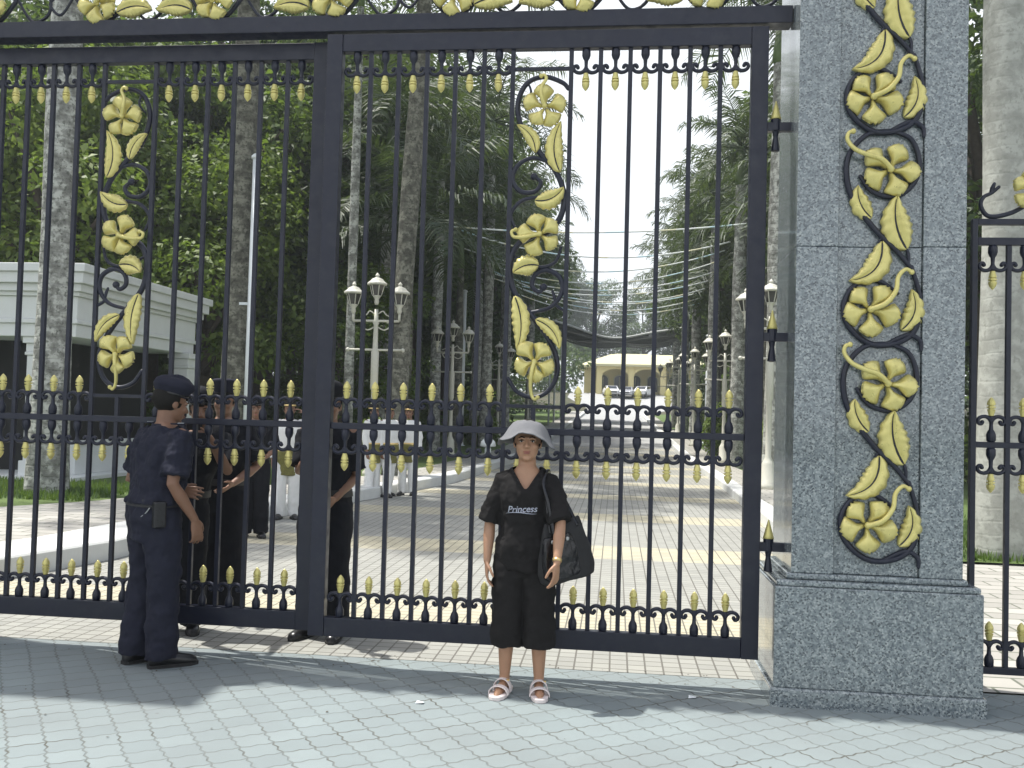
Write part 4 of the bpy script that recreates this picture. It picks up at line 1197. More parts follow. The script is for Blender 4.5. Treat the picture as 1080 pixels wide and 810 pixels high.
# ------------------------------------------------------------------ parked cars by the porch
def car_parts():
    """a small saloon, nose towards -Y, wheels on z=0"""
    prof = [(-2.15, 0.35), (-2.2, 0.62), (-2.1, 0.76), (-1.2, 0.92), (-0.55, 1.38), (0.9, 1.42), (1.6, 1.02), (2.15, 0.95), (2.2, 0.5), (2.1, 0.32)]
    g = Geo(); rings = []
    for x, k in ((-0.84, 0.90), (-0.78, 1.0), (0.78, 1.0), (0.84, 0.90)):
        rings.append([(x * (0.82 if z > 1.1 else 1), y * (k if z < 1.1 else k), 0.3 + (z - 0.3) * (k * 0.99)) for y, z in prof])
    g.loft(rings)
    gl = Geo()
    gl.add([(-0.60, -1.10, 0.99), (0.60, -1.10, 0.99), (0.56, -0.60, 1.345), (-0.56, -0.60, 1.345), (-0.60, -1.07, 0.97), (0.60, -1.07, 0.97), (0.56, -0.57, 1.32), (-0.56, -0.57, 1.32)], [(0, 1, 2, 3), (7, 6, 5, 4), (0, 4, 5, 1), (1, 5, 6, 2), (2, 6, 7, 3), (3, 7, 4, 0)])
    sw = Geo()
    for s in (-1, 1):
        sw.add([(s * 0.795, -0.95, 0.98), (s * 0.795, 1.35, 1.0), (s * 0.70, 0.85, 1.34), (s * 0.70, -0.50, 1.34)], [(0, 1, 2, 3)])
        sw.add([(s * 0.775, -0.95, 0.98), (s * 0.775, 1.35, 1.0), (s * 0.68, 0.85, 1.34), (s * 0.68, -0.50, 1.34)], [(0, 1, 2, 3)])
    wh = Geo(); wh.lathe([(0.18, -0.1), (0.31, -0.1), (0.32, 0), (0.31, 0.1), (0.18, 0.1)], 18, axis='x')
    hl = Geo(); hl.ell((0, 0, 0), (0.19, 0.06, 0.09))
    gr = Geo(); gr.box((-0.4, -2.23, 0.48), (0.4, -2.15, 0.66))
    return g, gl, sw, wh, hl, gr
CP = None
def car(x, y, rz, mat, label):
    global CP
    T = empty('parked_car', (x, y, gz(y)), label, 'car', 'cars parked in front of the porch', rz)
    if CP is None:
        g, gl, sw, wh, hl, gr = car_parts()
        CP = (g, gl.mesh('windscreen', M['car_glass']), sw.mesh('side_windows', M['car_glass']), wh.mesh('wheel', M['rubber'], True), hl.mesh('headlight', M['steel'], True), gr.mesh('grille', M['rubber']))
    o = CP[0].build('body', mat, T, bevel=0.05)
    link('windscreen', CP[1], T); link('side_windows', CP[2], T); link('grille', CP[5], T)
    for sx in (-1, 1):
        link('headlight', CP[4], T, (0.58 * sx, -2.14, 0.68))
        for wy in (-1.35, 1.35): link('wheel', CP[3], T, (0.76 * sx, wy, 0.32))
car(-0.6, 118.0, 0.15, M['car_white'], 'white car parked under the porch, leftmost of the three')
car(1.4, 117.2, -0.1, M['car_silver'], 'silver car parked between two white cars by the porch')
car(3.4, 118.2, -0.35, M['car_white'], 'white car parked at the porch, rightmost of the three and turned sideways')

# grass tufts: at the foot of the near palms and along the lawn edges
def tufts(name, spots, n, ln, seed, label):
    rg = np.random.default_rng(seed); Q = []
    for x0, x1, y0, y1, z, dens in spots:
        k = int(dens * (x1 - x0) * (y1 - y0))
        p = np.stack([rg.uniform(x0, x1, k), rg.uniform(y0, y1, k), np.full(k, z)], 1)
        a = rg.uniform(0, 2 * pi, k); l = ln * rg.uniform(0.5, 1.3, k)
        d = np.stack([np.cos(a) * 0.45, np.sin(a) * 0.45, np.ones(k)], 1) * l[:, None]
        w = np.stack([-np.sin(a), np.cos(a), np.zeros(k)], 1) * 0.012
        Q.append(np.stack([p - w, p + w, p + d * 0.6 + w * .7, p + d], 1))
    o = link(name, quads_mesh(name, np.concatenate(Q), M['grass']))
    return tag(o, label, 'grass', kind='stuff')
tufts('grass', [(-12.5, -7.6, 12.6, 15.4, 0.17, 500), (3.4, 8.5, 11.35, 15.0, 0.03, 500), (-8.6, -6.2, 15.4, 20, 0.17, 300), (3.4, 6, 15, 26, 0.03, 150)], 0, 0.10, 9, 'short green grass round the feet of the near palms')
# ------------------------------------------------------------------ people
def unit(v): return Vector(v).normalized()

def hand_geo(g, w, d, n, t, s=1.0, curl=0.35):
    """hand from wrist w along d; n = palm normal, t = thumb side; palm, four fingers and a thumb"""
    w = Vector(w); d = unit(d); t = unit(Vector(t) - d * d.dot(Vector(t))); n = unit(n)
    n = unit(n - d * d.dot(n) - t * t.dot(n))
    rings = []
    for a, hw, ht in ((-0.02, 0.021, 0.016), (0.0, 0.023, 0.0155), (0.03, 0.034, 0.0155), (0.06, 0.040, 0.014), (0.085, 0.040, 0.011), (0.095, 0.036, 0.008)):
        rings.append([w + d * a * s + t * (hw * s * cos(2 * pi * j / 12)) + n * (ht * s * sin(2 * pi * j / 12)) for j in range(12)])
    g.loft(rings)
    for off, fan, L, c in ((0.029, 0.10, 0.074, 0.9), (0.0098, 0.03, 0.082, 1.0), (-0.0098, -0.04, 0.076, 1.1), (-0.029, -0.13, 0.060, 1.25)):
        p = w + d * (0.075 * s) + t * (off * s); a = 0.0; dd = unit(d + t * fan)
        pts = [p]; rad = [0.0092 * s]
        p = p + dd * 0.022 * s; pts.append(p); rad.append(0.0092 * s)
        for k, (fr, r) in enumerate(((0.46, 0.0086), (0.30, 0.0080), (0.24, 0.0070))):
            a += curl * c * (0.8 if k == 0 else 1.0)
            v = dd * cos(a) + n * sin(a); p = p + v * (L * fr * s); pts.append(p); rad.append(r * s)
        g.tube(pts, rad, 8, 'round')
    p = w + d * 0.022 * s + t * 0.024 * s
    pts = [p]; 
    for L, v in ((0.038, d * 0.66 + t * 0.62 + n * 0.35), (0.032, d * 0.86 + t * 0.32 + n * 0.38), (0.025, d * 0.92 + t * 0.08 + n * 0.42)):
        p = p + unit(v) * L * s; pts.append(p)
    g.tube(pts, [0.0125 * s, 0.0112 * s, 0.0100 * s, 0.0085 * s], 8, 'round')

def head_geo(hs=1.0, female=False):
    g = Geo(); E = g.ell
    E((0, 0.014, 0.030), (0.073, 0.093, 0.088), seg=20, rings=14)
    E((0, -0.016, -0.028), (0.065, 0.074, 0.088), seg=20, rings=14)
    E((0, -0.034, -0.074), (0.051, 0.048, 0.036)); E((0, -0.066, -0.099), (0.023, 0.017, 0.015))
    g.tube([(-0.046, -0.070, 0.010), (-0.024, -0.084, 0.016), (0, -0.086, 0.014), (0.024, -0.084, 0.016), (0.046, -0.070, 0.010)], 0.0085, 8, 'round')
    g.tube([(0, -0.086, 0.008), (0, -0.099, -0.016), (0, -0.108, -0.033)], [0.0075, 0.0095, 0.0125], 8, 'round')
    for s in (-1, 1):
        E((0.0125 * s, -0.096, -0.036), (0.0095, 0.011, 0.0085))
        E((0.036 * s, -0.060, -0.030), (0.025, 0.024, 0.026))
        E((0.074 * s, 0.014, -0.008), (0.009, 0.021, 0.031))
    E((0, -0.086, -0.062), (0.022, 0.010, 0.0065)); E((0, -0.084, -0.073), (0.019, 0.011, 0.0075))
    return g

TOR = [(0.80, .125, .098, .012), (0.90, .165, .115, .012), (1.00, .152, .108, .004), (1.09, .140, .100, 0.0), (1.20, .155, .110, -.002), (1.31, .170, .112, 0.0), (1.39, .158, .092, .006), (1.44, .100, .072, .010), (1.48, .060, .058, .012)]

def torso(g, s, wf, ease, z0=None, z1=None, lean=None, flare=0.0, cut_low=None):
    """stack of oval rings; lean(z) -> (dx, dy) shifts the trunk"""
    zs = [r[0] for r in TOR]
    lo = z0 if z0 is not None else zs[0]; hi = z1 if z1 is not None else zs[-1]
    n = 22; rings = []
    for i in range(n + 1):
        z = lo + (hi - lo) * i / n
        rx = np.interp(z, zs, [r[1] for r in TOR]) * wf + ease; ry = np.interp(z, zs, [r[2] for r in TOR]) + ease; cy = np.interp(z, zs, [r[3] for r in TOR])
        f = flare * max(0.0, (1.15 - z) / 0.45); rx += f; ry += f * 0.8
        dx, dy = lean(z) if lean else (0, 0)
        ring = []
        for j in range(24):
            a = 2 * pi * j / 24; ca, sa = cos(a), sin(a); e = 0.82
            ring.append(((dx + rx * math.copysign(abs(ca) ** e, ca)) * s, (dy + cy + ry * math.copysign(abs(sa) ** e, sa)) * s, z * s))
        rings.append(ring)
    g.loft(rings)

def make_person(loc, rz, label, H=1.72, wf=1.0, skin='skin', head_yaw=0.0, head_pitch=0.0, head_off=(0, 0), lean=None, arms=None, legs=None, voxel=0.0075, hand_curl=0.35, group=None, face=True, sh_x=0.178, sh_z=1.405, head_s=1.05, head_z=1.604):
    s = H / 1.72
    T = empty('person', loc, label, 'person', group, rz)
    T['s'] = s
    ln = lean or (lambda z: (0, 0))
    A = {}
    for sd in (-1, 1):
        sx, sy = ln(1.40)
        sh = Vector((sx + sh_x * wf * sd, sy + 0.005, sh_z))
        spec = (arms or {}).get(sd, {})
        el = Vector(spec.get('elbow', (0.215 * wf * sd, 0.02, 1.12))); wr = Vector(spec.get('wrist', (0.225 * wf * sd, -0.05, 0.87)))
        A[sd] = dict(sh=sh * s, el=el * s, wr=wr * s, hd=Vector(spec.get('hand', tuple(wr - el))), pn=Vector(spec.get('palm', (-sd, 0.1, 0))), th=Vector(spec.get('thumb', (0, -1, 0))), curl=spec.get('curl', hand_curl))
    Lg = {}
    for sd in (-1, 1):
        spec = (legs or {}).get(sd, {})
        hx, hy = ln(0.88)
        Lg[sd] = dict(hip=Vector(spec.get('hip', (hx + 0.088 * wf * sd, hy, 0.90))) * s, kn=Vector(spec.get('knee', (0.095 * sd, -0.015, 0.49))) * s, an=Vector(spec.get('ankle', (0.10 * sd, 0.02, 0.085))) * s, toe=unit(spec.get('toe', (0.22 * sd, -1, 0))))
    g = Geo()
    torso(g, s, wf, 0.0, lean=ln)
    for sd in (-1, 1):
        a = A[sd]
        g.ell(a['sh'] + Vector((-0.012 * sd, 0, -0.01)) * s, (0.058 * s, 0.056 * s, 0.056 * s))
        m1 = a['sh'].lerp(a['el'], 0.5); m2 = a['el'].lerp(a['wr'], 0.35)
        g.tube([a['sh'], m1, a['el'], m2, a['wr']], [0.050 * s, 0.045 * s, 0.036 * s, 0.039 * s, 0.0245 * s], 14, 'round')
        hand_geo(g, a['wr'], a['hd'], a['pn'], a['th'], s, a['curl'])
        l = Lg[sd]
        g.tube([l['hip'], l['hip'].lerp(l['kn'], 0.5), l['kn'], l['kn'].lerp(l['an'], 0.35) + Vector((0, 0.012, 0)) * s, l['an'] + Vector((0, 0, 0.02))], [0.083 * s, 0.070 * s, 0.050 * s, 0.054 * s, 0.034 * s], 14, 'round')
        an, to = l['an'], l['toe']
        base = Vector((an.x, an.y, 0.035 * s))
        g.tube([base - to * 0.045 * s, base + to * 0.04 * s + Vector((0, 0, 0.010 * s)), base + to * 0.12 * s - Vector((0, 0, 0.006 * s)), base + to * 0.175 * s - Vector((0, 0, 0.015 * s))], [0.030 * s, 0.033 * s, 0.031 * s, 0.018 * s], 12, 'round')
        g.ell(an, (0.036 * s, 0.040 * s, 0.045 * s))
    nx, ny = ln(1.46)
    hc = Vector((nx + head_off[0], ny + 0.005 + head_off[1], head_z)) * s
    R3 = Matrix.Rotation(head_yaw, 4, 'Z') @ Matrix.Rotation(head_pitch, 4, 'X')
    HM = Matrix.Translation(hc) @ R3 @ Matrix.Scale(s * head_s, 4)
    g.tube([Vector((nx, ny + 0.012, 1.42)) * s, hc + R3 @ Vector((0, 0.022, -0.05)) * s], [0.062 * s, 0.054 * s], 16, 'round')
    hg = head_geo().xf(HM); g.add(hg.v, hg.f)
    body = sculpt(g, 'body', M[skin], T, voxel, 3)
    if face:
        for sd in (-1, 1):
            e = Geo().ell((0.030 * sd, -0.0745, -0.004), (0.0125, 0.0085, 0.0062), seg=12, rings=8).xf(HM); eo = e.build('eye', M['eye_white'], T, True)
            e = Geo().ell((0.030 * sd, -0.0800, -0.004), (0.0055, 0.0038, 0.0056), seg=10, rings=8).xf(HM); e.build('iris', M['iris'], eo, True)
            e = Geo().tube([(0.014 * sd, -0.0935, 0.015), (0.030 * sd, -0.090, 0.021), (0.046 * sd, -0.076, 0.017)], [0.003, 0.0034, 0.002], 6, 'round').xf(HM); e.build('eyebrow', M['hair'], T, True)
            e = Geo().tube([(0.017 * sd, -0.0835, 0.0015), (0.030 * sd, -0.0842, 0.0045), (0.043 * sd, -0.075, 0.001)], [0.0018, 0.0024, 0.0018], 6, 'round').xf(HM); e.build('eyelid', M['hair'], T, True)
        e = Geo().ell((0, -0.0905, -0.0635), (0.0215, 0.0072, 0.0042)).ell((0, -0.0890, -0.0715), (0.018, 0.0080, 0.005)).xf(HM); e.build('lips', M['lip'], T, True)
    return dict(T=T, s=s, wf=wf, A=A, L=Lg, HM=HM, lean=ln, body=body)

def hair(P, nape=-0.06, front=0.035, puff=1.06, long=0.0):
    g = Geo(); g.ell((0, 0.016, 0.030), (0.0755 * puff, 0.096 * puff, 0.091 * puff), seg=28, rings=22)
    if long: g.ell((0, 0.035, -0.045), (0.078, 0.070, 0.085), seg=24, rings=18)
    keep = []
    for f in g.f:
        c = sum((Vector(g.v[i]) for i in f), Vector()) / len(f)
        if c.z < nape - long: continue
        if c.y < -0.015 and c.z < front + 0.3 * abs(c.x): continue
        if abs(c.x) > 0.06 and c.y < 0.005 and c.z < -0.02: continue
        keep.append(f)
    g.f = keep
    g.xf(P['HM'])
    o = g.build('hair', M['hair'], P['T'], True)
    m = o.modifiers.new('t', 'SOLIDIFY'); m.thickness = 0.006; m.offset = 1
    return o

def shirt(P, mat, hem, sleeve, ease=0.018, sl_ease=0.018, flare=0.0, wrinkle=0.02, name='shirt', voxel=0.008, top=1.445, vneck=None, hem_drop=0):
    """torso shell with sleeves reaching the fraction `sleeve` (0..1 upper arm, 1..2 forearm)"""
    s, wf, A = P['s'], P['wf'], P['A']; g = Geo()
    torso(g, s, wf, ease, hem, top, P['lean'], flare)
    for sd in (-1, 1):
        a = A[sd]
        pts = [a['sh'] + Vector((-0.05 * sd, 0, 0.0)) * s, a['sh'] + Vector((-0.004 * sd, 0, -0.004)) * s]; rad = [(0.059 + sl_ease * .35) * s, (0.056 + sl_ease * 0.5) * s]
        f = min(1.0, sleeve)
        pts += [a['sh'].lerp(a['el'], f * 0.5), a['sh'].lerp(a['el'], f)]; rad += [(0.050 + sl_ease * 0.8) * s, (0.046 + sl_ease * 1.2) * s]
        if sleeve > 1:
            f2 = sleeve - 1
            pts += [a['el'].lerp(a['wr'], f2 * 0.5), a['el'].lerp(a['wr'], f2)]; rad += [(0.040 + sl_ease * 0.8) * s, (0.030 + sl_ease * 0.6) * s]
        g.tube(pts, rad, 18, 'flat')
    return sculpt(g, name, mat, P['T'], voxel, 3, wrinkle, 0.09)

def trousers(P, mat, hem=0.06, ease=0.016, wide=0.0, wrinkle=0.018, top=1.04, name='trousers', voxel=0.008):
    s, wf = P['s'], P['wf']; g = Geo()
    torso(g, s, wf, ease * 0.8 + 0.004, 0.765, top, P['lean'])
    for sd in (-1, 1):
        l = P['L'][sd]; hip, kn, an = l['hip'], l['kn'], l['an']
        z = hem * s
        t = (kn.z - z) / (kn.z - an.z); end = kn.lerp(an, t)
        if z > kn.z: end = hip.lerp(kn, (hip.z - z) / (hip.z - kn.z))
        pts = [hip + Vector((0, 0.004, 0.02)) * s, hip.lerp(kn, 0.35)]; rad = [(0.088 + ease) * s, (0.078 + ease + wide * 0.4) * s]
        if z < kn.z - 0.05: pts += [kn, kn.lerp(end, 0.5), end]; rad += [(0.056 + ease + wide * 0.75) * s, (0.054 + ease + wide * 0.9) * s, (0.048 + ease + wide) * s]
        else: pts += [end]; rad += [(0.06 + ease + wide) * s]
        g.tube(pts, rad, 20, 'flat')
    return sculpt(g, name, mat, P['T'], voxel, 3, wrinkle, 0.11)

def shoes(P, mat):
    s = P['s']
    for sd in (-1, 1):
        l = P['L'][sd]; an, to = l['an'], l['toe']; side = Vector((-to.y, to.x, 0))
        g = Geo(); b = Vector((an.x, an.y, 0))
        rings = []
        for u, hw, h in ((-0.075, 0.022, 0.06), (-0.065, 0.036, 0.085), (-0.02, 0.041, 0.115), (0.03, 0.042, 0.100), (0.08, 0.046, 0.084), (0.13, 0.048, 0.070), (0.18, 0.042, 0.060), (0.205, 0.028, 0.046), (0.212, 0.012, 0.022)):
            c = b + to * u * s; ring = []
            for j in range(14):
                a = 2 * pi * j / 14
                ring.append(c + side * (hw * s * cos(a)) + Vector((0, 0, max(0.0, h * s * (0.5 + 0.5 * sin(a)) if sin(a) > -0.6 else 0.0))))
            rings.append(ring)
        g.loft(rings)
        o = g.build('shoe', mat, P['T'], True)
        k = Geo()
        for ring_set in [[(-0.078, 0.026), (-0.06, 0.041), (0.0, 0.045), (0.1, 0.050), (0.17, 0.044), (0.218, 0.014)]]:
            rr = [[b + to * u * s + side * hw * s * q + Vector((0, 0, zz)) for q, zz in ((-1, 0.0), (1, 0.0), (1, 0.020), (-1, 0.020))] for u, hw in ring_set]
            k.loft(rr)
        k.build('sole', M['rubber'], o)

def belt(P, mat, z=1.005, h=0.045, ease=0.026, name='belt'):
    g = Geo(); torso(g, P['s'], P['wf'], ease, z - h / 2, z + h / 2, P['lean'])
    o = g.build(name, mat, P['T'], True); return o

def beret(P, mat):
    g = Geo(); rings = []
    for k, (r, z) in enumerate(((0.088, -0.022), (0.094, 0.002), (0.110, 0.030), (0.113, 0.052), (0.102, 0.080), (0.075, 0.100), (0.035, 0.110), (0.002, 0.112))):
        ring = []
        for j in range(28):
            a = 2 * pi * j / 28
            x, y = r * cos(a) * 0.94, r * sin(a) * 1.10 + 0.010
            dr = (0.030 * max(0, -cos(a)) + 0.012 * max(0, sin(a))) * (k / 7 if k < 4 else 0.8)
            ring.append((x - (0.012 if k > 1 else 0), y, 0.062 + z - dr + 0.004 * sin(3 * a + k)))
        rings.append(ring)
    g.loft(rings); g.xf(P['HM'])
    o = g.build('beret', mat, P['T'], True)
    b = Geo(); b.lathe([(0.0885, 0), (0.0925, 0.004), (0.0925, 0.018), (0.088, 0.022)], 28)
    b.v = [(x * 0.94, y * 1.10 + 0.010, z + 0.042) for x, y, z in b.v]; b.xf(P['HM']); b.build('beret_band', M['black_leather'], o, True)
    return o

def peaked_cap(P, mat):
    g = Geo(); rings = []
    for r, z in ((0.083, 0.05), (0.085, 0.09), (0.108, 0.125), (0.112, 0.14), (0.09, 0.155), (0.002, 0.160)):
        rings.append([(r * cos(2 * pi * j / 24) * 0.95, r * sin(2 * pi * j / 24) * 1.08 + 0.01, z + 0.012 * (r / 0.1) * -sin(2 * pi * j / 24)) for j in range(24)])
    g.loft(rings); g.xf(P['HM']); o = g.build('cap', mat, P['T'], True)
    v = Geo(); vs = []
    for j in range(13):
        a = pi + pi * j / 12
        vs.append(((0.080 * cos(a), 0.088 * sin(a) + 0.01, 0.058), (0.080 * cos(a) * 1.02, 0.088 * sin(a) * (1 + 0.55 * abs(sin(a))) + 0.01, 0.050 - 0.012 * abs(sin(a)))))
    rr = [[a, b, (b[0], b[1], b[2] - 0.004), (a[0], a[1], a[2] - 0.004)] for a, b in vs]
    v.loft(rr); v.xf(P['HM']); v.build('peak', M['black_leather'], o, True)

def songkok(P):
    g = Geo(); g.lathe([(0.084, 0.045), (0.086, 0.07), (0.080, 0.135), (0.070, 0.142), (0.002, 0.144)], 24)
    g.v = [(x * 0.95, y * 1.15 + 0.012, z) for x, y, z in g.v]; g.xf(P['HM']); o = g.build('cap', M['black_cloth'], P['T'], True)
    g = Geo(); g.lathe([(0.0865, 0.05), (0.0885, 0.054), (0.0880, 0.070), (0.0855, 0.074)], 24)
    g.v = [(x * 0.95, y * 1.15 + 0.012, z) for x, y, z in g.v]; g.xf(P['HM']); g.build('cap_band', M['watch'], o, True)

# ---- the woman in front of the gate
wl_ = lambda z: (0.005 * (z - 0.8), 0.0)
W_ = make_person((-0.497, 5.315, 0), 0.02, 'woman in black top, cropped black trousers and grey sun hat before the gate', 1.505, 0.92, 'skin', 0.03, radians(-6),
    arms={-1: dict(elbow=(-0.235, 0.02, 1.10), wrist=(-0.240, -0.045, 0.855), hand=(0.02, -0.10, -1), palm=(1, 0.2, 0), thumb=(0.2, -1, 0.1)),
          1: dict(elbow=(0.232, -0.135, 1.125), wrist=(0.222, -0.255, 0.895), hand=(-0.06, -0.10, -1), palm=(-0.9, 0.5, 0), thumb=(-0.5, -1, 0.0))},
    legs={-1: dict(knee=(-0.105, -0.01, 0.47), ankle=(-0.112, 0.02, 0.08), toe=(-0.20, -1, 0)), 1: dict(knee=(0.105, -0.01, 0.47), ankle=(0.112, 0.02, 0.08), toe=(0.12, -1, 0))}, voxel=0.0055, sh_x=0.160, sh_z=1.378, head_s=1.15, head_z=1.632)
s = W_['s']; T = W_['T']
top = shirt(W_, M['black_cloth'], 0.80, 0.99, 0.026, 0.030, 0.028, 0.040, 'top', 0.007, 1.46)
def in_v(c):
    z = c.z / s; x = c.x / s - 0.003
    return c.y < 0.03 * s and z > 1.325 and abs(x) < 0.078 * (z - 1.325) / 0.12 + 0.004 or (z > 1.438 and abs(x) < 0.07)
cut_faces(top.data, in_v)
m = top.modifiers.new('t', 'SOLIDIFY'); m.thickness = 0.004; m.offset = -1
trousers(W_, M['black_cloth'], 0.315, 0.020, 0.040, 0.038, 1.02, 'culottes', 0.008)
hair(W_, -0.085, 0.062, 1.06)
# sun hat
g = Geo(); rings = []   # crown, brim and its underside
HR = [.002, .05, .084, .106, .126, .144, .160, .176, .188]
HS = [.046, .042, .033, .016, -.014, -.050, -.082, -.108, -.122]
HF = [.046, .042, .032, .014, -.010, -.030, -.042, -.049, -.053]
prof = [(r, zs_, zf_) for r, zs_, zf_ in zip(HR, HS, HF)] + [(.1895, -.1255, -.057)] + [(r - .002, zs_ - .007, zf_ - .007) for r, zs_, zf_ in list(zip(HR, HS, HF))[::-1][:-1]] + [(.002, .034, .034)]
for r, zs_, zf_ in prof:
    ring = []
    for j in range(48):
        a = 2 * pi * j / 48; w_ = abs(cos(a)) ** 1.6
        if sin(a) > 0: w_ = max(w_, 0.55)
        k_ = max(0.0, (r - 0.1) / 0.077)
        wob = k_ * (0.007 * sin(4 * a + 0.6) + 0.005 * sin(7 * a + 2) + 0.003 * sin(13 * a)) + 0.0025 * sin(6 * a + r * 60) * (r > 0.04)
        ring.append((r * cos(a), r * sin(a) * 1.06 + 0.010, zs_ * w_ + zf_ * (1 - w_) + wob))
    rings.append(ring)
g.loft(rings, caps=False)
hm = W_['HM'] @ Matrix.Translation((0.002, 0, 0.082)) @ Matrix.Rotation(radians(4.5), 4, 'Y') @ Matrix.Scale(0.88, 4)
g.xf(hm); hat = g.build('sun_hat', M['hat_cloth'], T, True)
g = Geo(); rr = []
for r, z in ((0.0945, 0.008), (0.0985, 0.003), (0.0988, -0.008), (0.0955, -0.014)):
    rr.append([(r * cos(2 * pi * j / 32), r * sin(2 * pi * j / 32) * 1.06 + 0.010, z - 0.005 * abs(cos(2 * pi * j / 32))) for j in range(32)])

# sparkling word printed on the chest, following the cloth
def shirt_text(word, size, cx, cz, parent, shear=0.25, tilt=radians(3)):
    cu = bpy.data.curves.new('lettering', 'FONT'); cu.body = word; cu.size = size; cu.align_x = 'CENTER'; cu.shear = shear; cu.extrude = 0.0; cu.offset = 0.0004; cu.resolution_u = 3; cu.space_character = 0.98
    o = bpy.data.objects.new('tmp', cu); COL.objects.link(o)
    dg = bpy.context.evaluated_depsgraph_get()
    me = bpy.data.meshes.new_from_object(o.evaluated_get(dg)); bpy.data.objects.remove(o)
    bm = bmesh.new(); bm.from_mesh(me)
    bmesh.ops.triangulate(bm, faces=bm.faces); bmesh.ops.subdivide_edges(bm, edges=[e for e in bm.edges if e.calc_length() > 0.012], cuts=2)
    # flourish under the word
    dg.update(); bt = BVHTree.FromObject(parent, dg)
    for v in bm.verts:
        x, z = v.co.x * cos(tilt) - v.co.y * sin(tilt) + cx, v.co.x * sin(tilt) + v.co.y * cos(tilt) + cz
        hit = bt.ray_cast(Vector((x, -0.6, z)), Vector((0, 1, 0)))
        v.co = Vector((x, (hit[0].y if hit[0] else -0.13) - 0.0025, z))
    bm.to_mesh(me); bm.free(); me.name = 'lettering'; me.materials.clear(); me.materials.append(M['print'])
    return me, bt
me, bt = shirt_text('Princess', 0.052, -0.014 * s, 1.185 * s, top)
link('lettering', me, T)
g = Geo(); pts = []
for i in range(15):
    u = i / 14; x = -0.105 + 0.175 * u; z = 1.172 * s + 0.010 * u + 0.006 * sin(u * 5)
    h = bt.ray_cast(Vector((x, -0.6, z)), Vector((0, 1, 0))); pts.append((x, (h[0].y if h[0] else -0.12) - 0.002, z))
g.tube(pts, [0.0006 + 0.0022 * sin(pi * i / 14) for i in range(15)], 6); g.build('flourish', M['print'], T, True)
# white two-strap sandals
for sd in (-1, 1):
    l = W_['L'][sd]; an, to = l['an'], l['toe']; side = Vector((-to.y, to.x, 0)); b = Vector((an.x, an.y, 0))
    g = Geo(); rr = []
    for u, hw in ((-0.072, 0.020), (-0.062, 0.034), (-0.02, 0.039), (0.05, 0.042), (0.11, 0.049), (0.16, 0.044), (0.19, 0.030), (0.20, 0.014)):
        c = b + to * u * 0.96
        rr.append([c - side * hw, c + side * hw, c + side * hw * 1.02 + Vector((0, 0, 0.022)), c - side * hw * 1.02 + Vector((0, 0, 0.022))])
    g.loft(rr); so = g.build('sandal', M['sandal'], T, False, 0.004)
    for u, hw, h in ((0.035, 0.047, 0.082), (0.105, 0.052, 0.058)):
        st = Geo(); rings = []
        for j in range(13):
            a = pi * j / 12
            c = b + to * (u + 0.0) + side * (hw * cos(a)) + Vector((0, 0, 0.014 + (h - 0.014) * sin(a) ** 0.8))
            o_ = side * cos(a) * 0.006 + Vector((0, 0, 0.006 * sin(a)))
            rings.append([c - to * 0.019, c + to * 0.019, c + to * 0.019 + o_, c - to * 0.019 + o_])
        st.loft(rings); k = st.build('strap', M['sandal'], so, False, 0.0015)
    bk = Geo(); bk.cbox(b + to * 0.035 + side * (0.030) + Vector((0, 0, 0.078)), (0.020, 0.022, 0.008)); bk.build('buckle', M['watch'], so, False, 0.002)
# wrist watch
a = W_['A'][1]; ax = (a['wr'] - a['el']).normalized()
g = Geo(); p = a['wr'] - ax * 0.012; g.tube([p - ax * 0.008, p + ax * 0.008], 0.0265, 18, flat=(1.0, 1.0)); g.build('wrist_watch', M['watch'], T, True)
# handbag on her left shoulder
BG = empty('handbag', (-0.497 + 0.235, 5.315 - 0.015, 0.66), 'large black handbag hanging from the shoulder of the woman in the sun hat', 'handbag')
bm_ = Matrix.Translation((0.015, 0.0, 0.0)) @ Matrix.Rotation(radians(40), 4, 'Z') @ Matrix.Rotation(radians(-9), 4, 'Y')
g = Geo(); rings = []
for z, hx, hy in ((0.0, 0.150, 0.045), (0.012, 0.172, 0.058), (0.06, 0.182, 0.062), (0.16, 0.168, 0.055), (0.25, 0.145, 0.040), (0.31, 0.125, 0.022), (0.325, 0.118, 0.012)):
    rings.append([(hx * math.copysign(abs(cos(t)) ** 0.45, cos(t)), hy * math.copysign(abs(sin(t)) ** 0.6, sin(t)), z + (0.02 * abs(cos(t)) if z > 0.3 else 0)) for t in [2 * pi * j / 32 for j in range(32)]])
g.loft(rings); g.xf(bm_); sculpt(g, 'bag_body', M['bag_side'], BG, 0.006, 2, 0.014, 0.12)
g = Geo(); rings = []
for z, hx in ((0.03, 0.10), (0.05, 0.115), (0.15, 0.115), (0.24, 0.10), (0.27, 0.085)):
    rings.append([(-0.065 + hx * t, -0.066 + 0.10 * (z - 0.05) * (z > 0.1) * 0.9 - 0.010 * (1 - t * t), z) for t in (-1, -.6, -.2, .2, .6, 1)] + [(-0.065 + hx * t, -0.02, z) for t in (1, .6, .2, -.2, -.6, -1)])
g.loft(rings); g.xf(bm_); sculpt(g, 'front_pocket', M['black_leather'], BG, 0.005, 3, 0.012, 0.07)
shx = 0.262 - 0.118
